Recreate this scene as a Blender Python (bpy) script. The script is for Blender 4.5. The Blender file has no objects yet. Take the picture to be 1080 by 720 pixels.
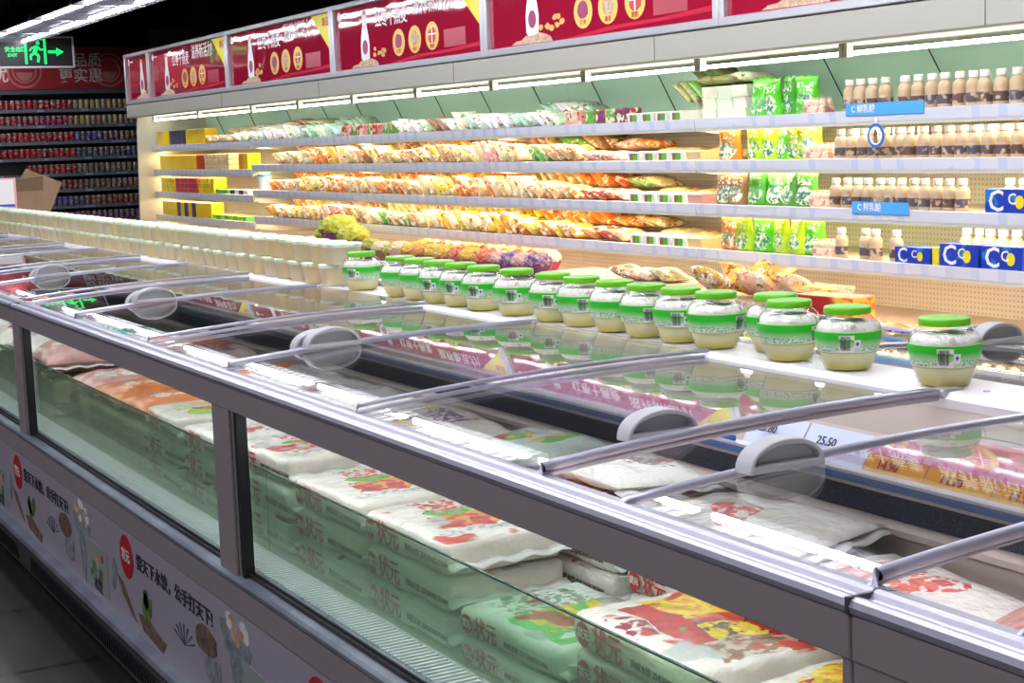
import bpy, bmesh, math, random
from mathutils import Vector, Matrix, noise
random.seed(7)
SC = bpy.context.scene
COL = SC.collection
PI = math.pi
R = math.radians
U = random.uniform

# ------------------------------------------------------------------ materials
def mat(name, col=(0.8, 0.8, 0.8), rough=0.5, metal=0.0, spec=0.5, emit=None, es=0.0, coat=0.0, sss=0.0):
    m = bpy.data.materials.new(name); m.use_nodes = True
    b = m.node_tree.nodes['Principled BSDF']
    b.inputs['Base Color'].default_value = (*col, 1)
    b.inputs['Roughness'].default_value = rough
    b.inputs['Metallic'].default_value = metal
    b.inputs['Specular IOR Level'].default_value = spec
    b.inputs['Coat Weight'].default_value = coat
    if emit:
        b.inputs['Emission Color'].default_value = (*emit, 1)
        b.inputs['Emission Strength'].default_value = es
    return m

class G:
    """small node-graph helper"""
    def __init__(s, m):
        s.m = m; s.n = m.node_tree.nodes; s.l = m.node_tree.links
        s.b = s.n.get('Principled BSDF')
    def node(s, t, **k):
        n = s.n.new(t)
        for a, v in k.items(): setattr(n, a, v)
        return n
    def put(s, sock, v):
        if hasattr(v, 'is_output') or isinstance(v, bpy.types.NodeSocket): s.l.new(v, sock)
        else: sock.default_value = v
    def math(s, op, a, b=0.0, c=0.0, clamp=False):
        n = s.node('ShaderNodeMath', operation=op); n.use_clamp = clamp
        s.put(n.inputs[0], a); s.put(n.inputs[1], b); s.put(n.inputs[2], c)
        return n.outputs[0]
    def mix(s, f, a, b, mode='MIX'):
        n = s.node('ShaderNodeMix', data_type='RGBA', blend_type=mode)
        s.put(n.inputs[0], f)
        for i, v in ((6, a), (7, b)):
            s.put(n.inputs[i], v if not isinstance(v, tuple) else (*v[:3], 1))
        return n.outputs[2]
    def coord(s, k='Object'):
        return s.node('ShaderNodeTexCoord').outputs[k]
    def sep(s, v):
        n = s.node('ShaderNodeSeparateXYZ'); s.l.new(v, n.inputs[0]); return n.outputs
    def noise(s, vec, scale, detail=2.0, w=None, rough=0.5):
        n = s.node('ShaderNodeTexNoise')
        if w is not None:
            n.noise_dimensions = '4D'; s.put(n.inputs['W'], w)
        s.l.new(vec, n.inputs['Vector']); n.inputs['Scale'].default_value = scale
        n.inputs['Detail'].default_value = detail; n.inputs['Roughness'].default_value = rough
        return n.outputs['Fac']
    def step(s, v, edge, soft=0.01):
        n = s.node('ShaderNodeMapRange'); s.put(n.inputs[0], v)
        n.inputs[1].default_value = edge - soft; n.inputs[2].default_value = edge + soft
        return n.outputs[0]
    def bump(s, h, st=0.3, dist=0.01):
        n = s.node('ShaderNodeBump'); n.inputs['Strength'].default_value = st
        n.inputs['Distance'].default_value = dist
        s.l.new(h, n.inputs['Height']); s.l.new(n.outputs[0], s.b.inputs['Normal'])
    def ell(s, u, v, cu, cv, ru, rv):
        a = s.math('DIVIDE', s.math('SUBTRACT', u, cu), ru); b = s.math('DIVIDE', s.math('SUBTRACT', v, cv), rv)
        d = s.math('ADD', s.math('MULTIPLY', a, a), s.math('MULTIPLY', b, b))
        return s.math('LESS_THAN', d, 1.0)
    def rect(s, u, v, u0, u1, v0, v1):
        a = s.math('MULTIPLY', s.math('GREATER_THAN', u, u0), s.math('LESS_THAN', u, u1))
        b = s.math('MULTIPLY', s.math('GREATER_THAN', v, v0), s.math('LESS_THAN', v, v1))
        return s.math('MULTIPLY', a, b)
    def base(s, c): s.put(s.b.inputs['Base Color'], c)

def glass(name, tint=(0.97, 1, 0.98), ior=1.5, rough=0.0, haze=0.0, hazecol=(0.7, 0.8, 0.75), boost=1.0):
    m = bpy.data.materials.new(name); m.use_nodes = True
    g = G(m); g.n.remove(g.b)
    out = g.n['Material Output']
    tr = g.node('ShaderNodeBsdfTransparent'); tr.inputs[0].default_value = (*tint, 1)
    gl = g.node('ShaderNodeBsdfGlossy'); gl.inputs['Roughness'].default_value = rough
    lw = g.node('ShaderNodeLayerWeight'); lw.inputs[0].default_value = 0.5
    fz = g.math('ADD', g.math('MULTIPLY', g.math('POWER', lw.outputs['Facing'], 5.0), 0.96), 0.04)
    mx = g.node('ShaderNodeMixShader')
    g.l.new(g.math('MULTIPLY', fz, boost, clamp=True), mx.inputs[0])
    g.l.new(tr.outputs[0], mx.inputs[1]); g.l.new(gl.outputs[0], mx.inputs[2])
    res = mx.outputs[0]
    if haze:
        df = g.node('ShaderNodeBsdfDiffuse'); df.inputs[0].default_value = (*hazecol, 1)
        m2 = g.node('ShaderNodeMixShader'); m2.inputs[0].default_value = haze
        g.l.new(res, m2.inputs[1]); g.l.new(df.outputs[0], m2.inputs[2]); res = m2.outputs[0]
    g.l.new(res, out.inputs[0])
    return m

M = {}
M['silver'] = mat('brushed aluminium', (0.42, 0.42, 0.50), 0.36, 0.55)
M['silver2'] = mat('satin aluminium', (0.55, 0.55, 0.58), 0.38, 0.6)
M['brown'] = mat('taupe painted steel', (0.22, 0.20, 0.20), 0.5)
g = G(M['brown']); g.base(g.mix(g.noise(g.coord(), 9, 4), (0.29, 0.255, 0.265), (0.33, 0.29, 0.295)))
M['sillm'] = mat('scuffed sill aluminium', (0.42, 0.45, 0.52), 0.3, 0.6)
g = G(M['sillm']); g.base(g.mix(g.step(g.noise(g.coord(), 7, 5), 0.55, 0.16), (0.34, 0.38, 0.47), (0.55, 0.60, 0.68)))
M['rubber'] = mat('black rubber gasket', (0.015, 0.015, 0.02), 0.45)
M['white'] = mat('white enamel', (0.80, 0.79, 0.83), 0.28)
M['cream'] = mat('cream enamel', (0.62, 0.60, 0.50), 0.35)
M['beige'] = mat('beige plastic', (0.50, 0.42, 0.37), 0.35)
M['palegrey'] = mat('pale grey plastic', (0.40, 0.405, 0.42), 0.4)
M['dark'] = mat('dark steel', (0.03, 0.03, 0.035), 0.5)
M['darkgrey'] = mat('dark grey enamel', (0.07, 0.075, 0.09), 0.5)
M['black'] = mat('black enamel', (0.012, 0.012, 0.014), 0.4)
M['lidglass'] = glass('clear lid glass', (0.97, 0.985, 0.98), boost=1.15)
M['paneglass'] = glass('clear front glass', (0.93, 0.97, 0.94), boost=0.8)
M['frost'] = glass('green edged inner glass', (0.84, 0.95, 0.85), haze=0.15, hazecol=(0.70, 0.84, 0.68), rough=0.05)
M['jarglass'] = glass('clear jar glass', (0.97, 0.98, 0.97), ior=1.5, boost=1.3)
M['softplastic'] = glass('clear plastic film', (0.97, 0.97, 0.97), ior=1.5, rough=0.1, boost=1.4, haze=0.12, hazecol=(0.8, 0.8, 0.78))
M['clearplate'] = glass('clear handle plate', (0.93, 0.93, 0.94), haze=0.08, hazecol=(0.6, 0.6, 0.64), rough=0.05)
M['red'] = mat('red print', (0.50, 0.012, 0.02), 0.4)
M['printred'] = mat('deep red print', (0.55, 0.05, 0.04), 0.5)
M['ink'] = mat('dark ink', (0.03, 0.028, 0.04), 0.5)
M['whiteprint'] = mat('white print', (0.85, 0.82, 0.80), 0.5)
M['blueprint'] = mat('blue print', (0.03, 0.10, 0.55), 0.4)
M['lightblue'] = mat('light blue print', (0.08, 0.40, 0.85), 0.4)
M['yellowprint'] = mat('yellow print', (0.85, 0.70, 0.02), 0.4)
M['orangeprint'] = mat('orange print', (0.80, 0.42, 0.10), 0.4)
M['tanprint'] = mat('tan print', (0.62, 0.40, 0.24), 0.6)
M['brownprint'] = mat('brown print', (0.13, 0.085, 0.06), 0.6)
M['greenprint'] = mat('green print', (0.10, 0.28, 0.06), 0.5)
M['greyprint'] = mat('grey print', (0.25, 0.28, 0.30), 0.6)
M['tube'] = mat('fluorescent tube', (1, 1, 1), 0.5, emit=(1.0, 0.98, 0.90), es=13.0)
M['tubew'] = mat('warm light strip', (1, 1, 1), 0.5, emit=(1.0, 0.82, 0.52), es=12.0)
M['ceiltube'] = mat('ceiling lamp tube', (1, 1, 1), 0.5, emit=(0.90, 0.92, 1.0), es=36.0)
M['addtube_island'] = mat('added island lamp tube', (1, 1, 1), 0.5, emit=(0.92, 0.92, 1.0), es=62.0)
M['addtube_aisle'] = mat('added aisle lamp tube', (1, 1, 1), 0.5, emit=(0.92, 0.90, 1.0), es=34.0)
M['housing'] = mat('grey lamp housing', (0.035, 0.035, 0.045), 0.5)
M['ledcool'] = mat('cool led strip', (1, 1, 1), 0.5, emit=(0.95, 0.96, 1.0), es=14.0)
M['exitgreen'] = mat('lit exit green', (0, 0.3, 0.05), 0.5, emit=(0.0, 1.0, 0.16), es=0.9)
M['cap'] = mat('green metal jar cap', (0.13, 0.50, 0.01), 0.3)
M['rice'] = mat('pale rice liquor', (0.72, 0.70, 0.36), 0.45)
g = G(M['rice']); s_ = g.sep(g.coord('Generated')); 
g.base(g.mix(g.step(g.math('ADD', s_[2], g.math('MULTIPLY', g.noise(g.coord(), 30, 3), 0.12)), 0.30, 0.16), (0.70, 0.60, 0.12), (0.88, 0.82, 0.50)))
M['foam'] = mat('white fermented rice', (0.88, 0.84, 0.80), 0.7)
g = G(M['foam']); nz = g.noise(g.coord(), 90, 3); g.base(g.mix(g.step(nz, 0.62, 0.05), (0.90, 0.87, 0.82), (0.60, 0.48, 0.42))); g.bump(nz, 0.6)
M['label'] = mat('green jar label', (0.1, 0.6, 0.05), 0.45)
g = G(M['label']); s_ = g.sep(g.coord('Generated')); z = s_[2]
co = g.coord(); cs = g.sep(co)
ang = g.math('ARCTAN2', cs[1], cs[0])
wv = g.math('MULTIPLY', g.noise(co, 60, 2), 0.14)
gr = g.step(g.math('ADD', z, wv), 0.50, 0.22)
c1 = g.mix(gr, (0.62, 0.74, 0.55), (0.012, 0.50, 0.012))
nt = g.node('ShaderNodeTexNoise'); cmb = g.node('ShaderNodeCombineXYZ')
g.put(cmb.inputs[0], g.math('MULTIPLY', ang, 9.0)); g.put(cmb.inputs[1], g.math('MULTIPLY', z, 7.0))
g.l.new(cmb.outputs[0], nt.inputs['Vector']); nt.inputs['Scale'].default_value = 1.6; nt.inputs['Detail'].default_value = 1
txt = g.math('MULTIPLY', g.step(nt.outputs['Fac'], 0.56, 0.02), g.math('MULTIPLY', g.math('GREATER_THAN', z, 0.08), g.math('LESS_THAN', z, 0.36)))
c1 = g.mix(txt, c1, (0.16, 0.30, 0.17))
c1 = g.mix(g.math('GREATER_THAN', z, 0.95), c1, (0.55, 0.85, 0.30))
c1 = g.mix(g.math('LESS_THAN', z, 0.05), c1, (0.42, 0.5, 0.15))
g.base(c1)

for k_, a_, b_ in (('brownprint', (.07, .045, .03), (.26, .17, .11)), ('greenprint', (.03, .07, .02), (.22, .34, .10)), ('greyprint', (.13, .16, .18), (.36, .39, .40)), ('tanprint', (.40, .24, .15), (.72, .52, .36))):
    g = G(M[k_]); g.base(g.mix(g.step(g.noise(g.coord(), 34, 4, rough=.7), .5, .14), a_, b_))
def film(name, cols, base=None, s=1.0, dens=0.5, rough=0.25, gen=True):
    """printed packaging film: base takes the object's own colour, with printed patches"""
    m = mat(name, rough=rough); g = G(m)
    oi = g.node('ShaderNodeObjectInfo'); co = g.coord('Object')
    rnd = g.math('MULTIPLY', oi.outputs['Random'], 50.0)
    c = base if base else oi.outputs['Color']
    if base: c = (*base, 1)
    cur = c
    k = 0
    for (col, sc, th) in cols:
        n = g.noise(co, sc * s, 1.5, g.math('ADD', rnd, 7.3 * k)); k += 1
        f = g.step(n, th, 0.012)
        cur = g.mix(f, cur if not isinstance(cur, tuple) else cur, (*col, 1))
    # fine print
    n = g.noise(co, 110 * s, 0.0, rnd); n2 = g.noise(co, 14 * s, 1.0, g.math('ADD', rnd, 31.0))
    f = g.math('MULTIPLY', g.step(n, 0.60, 0.02), g.step(n2, 0.56, 0.02))
    cur = g.mix(g.math('MULTIPLY', f, 0.6), cur, (0.20, 0.10, 0.10, 1))
    g.base(cur)
    w = g.noise(co, 34 * s, 3.0, rnd); g.bump(w, 0.55, 0.008)
    return m
M['film'] = film('printed packaging film', [((0.80, 0.70, 0.50), 20, 0.56), ((0.34, 0.14, 0.04), 26, 0.63), ((0.62, 0.08, 0.03), 30, 0.66), ((0.10, 0.30, 0.06), 24, 0.70)])
M['filmg'] = film('printed green packaging', [((0.74, 0.82, 0.60), 20, 0.58), ((0.02, 0.12, 0.08), 17, 0.60), ((0.02, 0.05, 0.25), 24, 0.66), ((0.55, 0.2, 0.15), 26, 0.68)])
g = G(M['filmg']); oi = g.node('ShaderNodeObjectInfo'); gz_ = g.sep(g.coord('Generated')); rn_ = g.math('MULTIPLY', oi.outputs['Random'], 20.); co = g.coord()
pic = g.math('MULTIPLY', g.ell(gz_[1], gz_[2], .5, .32, .40, .26), g.step(g.noise(co, 30, 2, rn_), .40, .03))
cur = g.mix(pic, oi.outputs['Color'], g.mix(g.step(g.noise(co, 44, 2, rn_), .5, .05), (.04, .22, .18, 1), (.78, .80, .62, 1)))
lt_ = g.math('MULTIPLY', g.rect(gz_[1], gz_[2], .15, .85, .62, .84), g.step(g.noise(co, 60, 1, rn_), .53, .02)); cur = g.mix(lt_, cur, (.85, .86, .75, 1))
cur = g.mix(g.step(g.noise(co, 9, 3, rn_), .58, .10), cur, g.mix(.30, oi.outputs['Color'], (.02, .10, .02, 1)))
g.base(cur)
M['filmp'] = film('pale packaging film', [((0.22, 0.34, 0.14), 22, 0.64), ((0.34, 0.18, 0.10), 26, 0.64)])
M['filmf'] = film('frozen bag film', [((0.70, 0.16, 0.10), 9, 0.66), ((0.75, 0.5, 0.1), 14, 0.71), ((0.12, 0.35, 0.1), 12, 0.72)], s=0.9)
M['plain'] = mat('plain coloured pack', rough=0.35); g = G(M['plain']); oi = g.node('ShaderNodeObjectInfo'); g.base(oi.outputs['Color'])
g.bump(g.noise(g.coord(), 40, 3), 0.4, 0.006)
M['leafy'] = mat('frilly produce', rough=0.6); g = G(M['leafy']); oi = g.node('ShaderNodeObjectInfo')
nn = g.noise(g.coord(), 45, 3); g.base(g.mix(g.step(nn, 0.52, 0.12), oi.outputs['Color'], g.mix(0.45, oi.outputs['Color'], (0.9, 0.75, 0.4, 1)))); g.bump(nn, 0.8, 0.02)

# ------------------------------------------------------------------ mesh helpers
PENDING = []
def setmat(me, m):
    if m is None or me.materials: return
    if not isinstance(m, str): me.materials.append(m)
    elif m in M: me.materials.append(M[m])
    else: PENDING.append((me, m))
def link(name, me, m=None, parent=None, loc=None):
    o = bpy.data.objects.new(name, me); COL.objects.link(o)
    setmat(me, m)
    if parent is not None: o.parent = parent
    if loc is not None: o.location = loc
    return o
def done(name, bm, m=None, parent=None, loc=None, smooth=False):
    me = bpy.data.meshes.new(name)
    bmesh.ops.recalc_face_normals(bm, faces=bm.faces)
    if smooth:
        for f in bm.faces: f.smooth = True
    bm.to_mesh(me); bm.free()
    if smooth: me.set_sharp_from_angle(angle=R(48))
    return link(name, me, m, parent, loc)
def box(bm, x0, x1, y0, y1, z0, z1, bev=0.0, seg=2):
    r = bmesh.ops.create_cube(bm, size=1.0)
    vs = r['verts']
    bmesh.ops.scale(bm, vec=(abs(x1 - x0), abs(y1 - y0), abs(z1 - z0)), verts=vs)
    bmesh.ops.translate(bm, vec=((x0 + x1) / 2, (y0 + y1) / 2, (z0 + z1) / 2), verts=vs)
    if bev:
        es = list({e for v in vs for e in v.link_edges})
        bmesh.ops.bevel(bm, geom=es, offset=bev, segments=seg, affect='EDGES', profile=0.5)
def boxo(name, x0, x1, y0, y1, z0, z1, m, parent=None, bev=0.0, seg=2):
    bm = bmesh.new(); box(bm, x0, x1, y0, y1, z0, z1, bev, seg); return done(name, bm, m, parent)
def prism(bm, pts, a, b, axis='y'):
    """closed outline pts swept from a to b along an axis. pts are (x,z) for y, (y,z) for x"""
    f = (lambda p, t: (p[0], t, p[1])) if axis == 'y' else (lambda p, t: (t, p[0], p[1]))
    v0 = [bm.verts.new(f(p, a)) for p in pts]; v1 = [bm.verts.new(f(p, b)) for p in pts]
    n = len(pts)
    for i in range(n): bm.faces.new((v0[i], v0[(i + 1) % n], v1[(i + 1) % n], v1[i]))
    bm.faces.new(v0[::-1]); bm.faces.new(v1)
def strip(bm, pts, t, a, b):
    """open polyline (x,z) given thickness t, swept along y"""
    up = [];
    n = len(pts)
    for i in range(n):
        p = pts[max(i - 1, 0)]; q = pts[min(i + 1, n - 1)]
        d = Vector((q[0] - p[0], q[1] - p[1])).normalized(); nn = Vector((-d.y, d.x)) * t
        up.append((pts[i][0] + nn.x, pts[i][1] + nn.y))
    prism(bm, list(pts) + up[::-1], a, b)
def lathe(bm, prof, n=24, c=(0, 0, 0), cap=True):
    rings = []
    for r, z in prof:
        rings.append([bm.verts.new((c[0] + r * math.cos(2 * PI * i / n), c[1] + r * math.sin(2 * PI * i / n), c[2] + z)) for i in range(n)])
    for a, b in zip(rings, rings[1:]):
        for i in range(n): bm.faces.new((a[i], a[(i + 1) % n], b[(i + 1) % n], b[i]))
    if cap:
        bm.faces.new(rings[0][::-1]); bm.faces.new(rings[-1])
def tube(bm, pts, r, n=8):
    pts = [Vector(p) for p in pts]; rings = []
    for i, p in enumerate(pts):
        d = (pts[min(i + 1, len(pts) - 1)] - pts[max(i - 1, 0)]).normalized()
        a = d.orthogonal().normalized() if abs(d.z) > .9 else d.cross(Vector((0, 0, 1))).normalized(); b = d.cross(a)
        rings.append([bm.verts.new(p + a * r * math.cos(2 * PI * k / n) + b * r * math.sin(2 * PI * k / n)) for k in range(n)])
    for a, b in zip(rings, rings[1:]):
        for i in range(n): bm.faces.new((a[i], a[(i + 1) % n], b[(i + 1) % n], b[i]))
    bm.faces.new(rings[0][::-1]); bm.faces.new(rings[-1])
def empty(name, loc=(0, 0, 0), rz=0.0):
    o = bpy.data.objects.new(name, None); COL.objects.link(o); o.location = loc; o.rotation_euler = (0, 0, rz)
    o.empty_display_size = 0.05
    return o
def tag(o, label, cat, group=None, kind=None):
    o['label'] = label; o['category'] = cat
    if group: o['group'] = group
    if kind: o['kind'] = kind
    return o
def struct(o): o['kind'] = 'structure'; return o
ONES = ['', 'first', 'second', 'third', 'fourth', 'fifth', 'sixth', 'seventh', 'eighth', 'ninth', 'tenth', 'eleventh', 'twelfth',
        'thirteenth', 'fourteenth', 'fifteenth', 'sixteenth', 'seventeenth', 'eighteenth', 'nineteenth']
TENS = {2: 'twent', 3: 'thirt', 4: 'fort', 5: 'fift', 6: 'sixt', 7: 'sevent'}
def nth(i):
    if i < 20: return ONES[i]
    t, u = divmod(i, 10)
    return TENS[t] + 'ieth' if u == 0 else TENS[t] + 'y-' + ONES[u]
_tc = {}
def text_mesh(body, size, ext=0.0006):
    k = (body, size)
    if k in _tc: return _tc[k]
    cu = bpy.data.curves.new('t', 'FONT'); cu.body = body; cu.size = size; cu.extrude = ext; cu.offset = size * 0.012
    cu.align_x = 'LEFT'; cu.align_y = 'CENTER'; cu.resolution_u = 2
    o = bpy.data.objects.new('t', cu); COL.objects.link(o)
    bpy.context.view_layer.update()
    dg = bpy.context.evaluated_depsgraph_get()
    me = bpy.data.meshes.new_from_object(o.evaluated_get(dg))
    me.materials.clear()
    bpy.data.objects.remove(o)
    _tc[k] = me
    return me
FACE_AISLE = Matrix(((0, 0, -1, 0), (-1, 0, 0, 0), (0, 1, 0, 0), (0, 0, 0, 1)))     # text x -> -Y, y -> Z, normal -> -X
FACE_CAM = Matrix(((1, 0, 0, 0), (0, 0, -1, 0), (0, 1, 0, 0), (0, 0, 0, 1)))        # text x -> X, y -> Z, normal -> -Y
FACE_UP = Matrix(((0, 1, 0, 0), (-1, 0, 0, 0), (0, 0, 1, 0), (0, 0, 0, 1)))         # text x -> -Y, y -> +X, normal -> Z
def text(name, body, size, m, parent, loc, rot=FACE_AISLE, sx=1.0):
    me = text_mesh(body, size).copy()
    o = link(name, me, m, parent); o.matrix_local = Matrix.Translation(loc) @ rot @ Matrix.Diagonal((sx, 1, 1, 1))
    return o
def flat(name, pts, x, m, parent, t=0.0012):
    """thin printed shape on an x = const plane; pts are (y,z)"""
    bm = bmesh.new(); prism(bm, pts, x, x + t, 'x'); return done(name, bm, m, parent)
def ellp(cy, cz, ry, rz, n=20, a0=0, a1=2 * PI, jit=0.0):
    return [(cy + ry * math.cos(a0 + (a1 - a0) * i / n) * (1 + U(-jit, jit)), cz + rz * math.sin(a0 + (a1 - a0) * i / n) * (1 + U(-jit, jit))) for i in range(n)]
def copy_tree(o, parent=None, color=None):
    c = o.copy(); COL.objects.link(c); c.parent = parent
    if color and c.type == 'MESH' and o.get('tint', 1): c.color = color
    for ch in o.children: 
        cc = copy_tree(ch, c, color)
    return c

# ------------------------------------------------------------------ room
boxfl = boxo('floor', -5, 8, -5, 25, -0.05, 0, None); struct(boxfl)
fm = mat('dark ceramic floor tile', (0.05, 0.047, 0.045), 0.22); g = G(fm)
bt = g.node('ShaderNodeTexBrick'); bt.offset = 0.0
g.l.new(g.coord(), bt.inputs['Vector']); bt.inputs['Scale'].default_value = 1.0
bt.inputs['Brick Width'].default_value = 0.6; bt.inputs['Row Height'].default_value = 0.6; bt.inputs['Mortar Size'].default_value = 0.010
bt.inputs['Color1'].default_value = (0.036, 0.034, 0.032, 1); bt.inputs['Color2'].default_value = (0.031, 0.029, 0.028, 1); bt.inputs['Mortar'].default_value = (0.002, 0.002, 0.002, 1)
g.base(bt.outputs['Color']); boxfl.data.materials.append(fm)
M['ceil'] = mat('black painted ceiling', (0.028, 0.040, 0.11), 0.8)
struct(boxo('ceiling', -5, 8, -5, 25, 3.3, 3.35, 'ceil'))
M['wallm'] = mat('dark painted wall', (0.035, 0.036, 0.042), 0.7)
struct(boxo('wall_far', -5, 8, 24.0, 24.1, 0, 3.3, 'wallm'))
struct(boxo('wall_right', 6.6, 6.7, -5, 24, 0, 3.3, 'wallm'))
struct(boxo('wall_left', -5, -4.9, -5, 24, 0, 3.3, 'wallm'))
struct(boxo('wall_near', -5, 8, -5, -4.9, 0, 3.3, 'wallm'))

# ceiling lamp rows
def lamp_row(X, Y0, Y1, z, label, tm='ceiltube'):
    k = 0; y = Y0
    while y < Y1 - 0.1:
        t = empty('ceiling_light_fixture', (X, y + 0.75, z))
        bm = bmesh.new(); prism(bm, [(-0.33, 0.0), (-0.31, 0.06), (0.31, 0.06), (0.33, 0.0), (0.315, 0.0), (0.30, 0.05), (-0.30, 0.05), (-0.315, 0.0)], -0.74, 0.74)
        for yy in (-0.74, 0.725): box(bm, -0.30, 0.30, yy, yy + 0.015, 0.0, 0.05)
        done('housing', bm, 'housing', t)
        for s in (-0.21, 0.21):
            bm = bmesh.new(); tube(bm, [(s, -0.70, 0.012), (s, 0.70, 0.012)], 0.019, 10); done('lamp_tube', bm, tm, t, smooth=True)
        bm = bmesh.new()
        for i in range(12): box(bm, -0.30, 0.30, -0.66 + i * 0.12, -0.655 + i * 0.12, -0.008, 0.0)
        done('louvre', bm, 'housing', t)
        bm = bmesh.new(); tube(bm, [(0, -0.4, 0.05), (0, -0.4, 3.3 - z)], 0.004, 6); tube(bm, [(0, 0.4, 0.05), (0, 0.4, 3.3 - z)], 0.004, 6); done('suspension_wire', bm, 'dark', t)
        k += 1
        tag(t, label % nth(k), 'ceiling light', 'ceiling light fixtures in rows')
        y += 1.53
lamp_row(3.6, 1.0, 19.5, 2.60, 'long twin-tube louvred ceiling light over the refrigerated aisle, %s from the camera')
lamp_row(1.3, 0.3, 8.5, 2.95, 'unseen added twin-tube louvred ceiling light above the freezer island, %s from the camera', 'addtube_island')  # out-of-view row, added to light the island and its rail
lamp_row(-0.9, -2.5, 8.5, 2.95, 'unseen added twin-tube louvred ceiling light above the near aisle, %s from behind the camera', 'addtube_aisle')  # out-of-view row, added to brighten the freezer front and banner

# ------------------------------------------------------------------ freezer island
ZT = 0.907
def arcz(t, za=0.917, zb=0.942, sag=0.010): return za + (zb - za) * t + sag * 4 * t * (1 - t)
XA, XB = 1.050, 1.79
def arc_pts(x0=XA, x1=XB, dz=0.0, n=14, **k):
    return [(x0 + (x1 - x0) * i / n, arcz(i / n, **k) + dz) for i in range(n + 1)]
def handle(parent, x, y, z, back=False):
    """D-shaped grip standing on the glass, clear plate under it"""
    bm = bmesh.new(); n = 16; W, H, T = 0.062, 0.042, 0.017
    out = [(x + W * math.cos(PI * i / n), z + 0.004 + H * math.sin(PI * i / n) ** 0.85) for i in range(n + 1)]
    inn = [(x + (W - 0.009) * math.cos(PI * i / n), z + 0.014 + (H - 0.018) * math.sin(PI * i / n) ** 0.85) for i in range(n + 1)]
    for s, ya, yb in ((1, y - T, y + T),):
        rings = []
        for pts, yy in ((out, ya), (out, yb), (inn, yb), (inn, ya)):
            rings.append([bm.verts.new((p[0], yy, p[1])) for p in pts])
        m_ = len(out)
        for a in range(4):
            r0, r1 = rings[a], rings[(a + 1) % 4]
            for i in range(m_): bm.faces.new((r0[i], r0[(i + 1) % m_], r1[(i + 1) % m_], r1[i]))
    h = done('handle', bm, 'palegrey', parent); 
    bv = h.modifiers.new('b', 'BEVEL'); bv.width = 0.003; bv.segments = 2; bv.angle_limit = R(50)
    for p in h.data.polygons: p.use_smooth = True
    h.data.set_sharp_from_angle(angle=R(40))
    bm = bmesh.new(); prism(bm, inn, y - 0.002, y + 0.003); done('recess_plate', bm, 'palegrey', h)
    bm = bmesh.new(); low = [(x + W * math.cos(PI * i / n), z - 0.006 - H * 0.7 * math.sin(PI * i / n)) for i in range(n + 1)]
    prism(bm, low, y - T * .7, y - T * .4); prism(bm, low, y + T * .4, y + T * .7); done('clear_plate', bm, 'clearplate', h)
    return h
def lid(parent, y0, y1, hy, dz, x0=XA, x1=XB, xh=1.268, bars=(True, True), **k):
    """one sliding curved lid: glass sheet, bars on its two ends, handle near hy"""
    bm = bmesh.new(); strip(bm, arc_pts(x0, x1, dz, **k), 0.004, y0, y1)
    o = done('sliding_lid', bm, 'lidglass', parent, smooth=True)
    for yy, on in ((y0, bars[0]), (y1, bars[1])):
        if not on: continue
        bm = bmesh.new(); tube(bm, [(x0 - .006, yy, arcz(0, **k) - .006)] + [(px, yy, pz + 0.004) for px, pz in arc_pts(x0, x1, dz, **k)], 0.0066 if yy == hy else 0.004, 10)
        done('lid_bar', bm, 'silver', o, smooth=True)
    if hy is not None:
        s = 1 if hy == y0 else -1
        handle(o, xh, hy + s * 0.035, arcz((xh - x0) / (x1 - x0), **k) + dz + 0.004)
    return o
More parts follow.
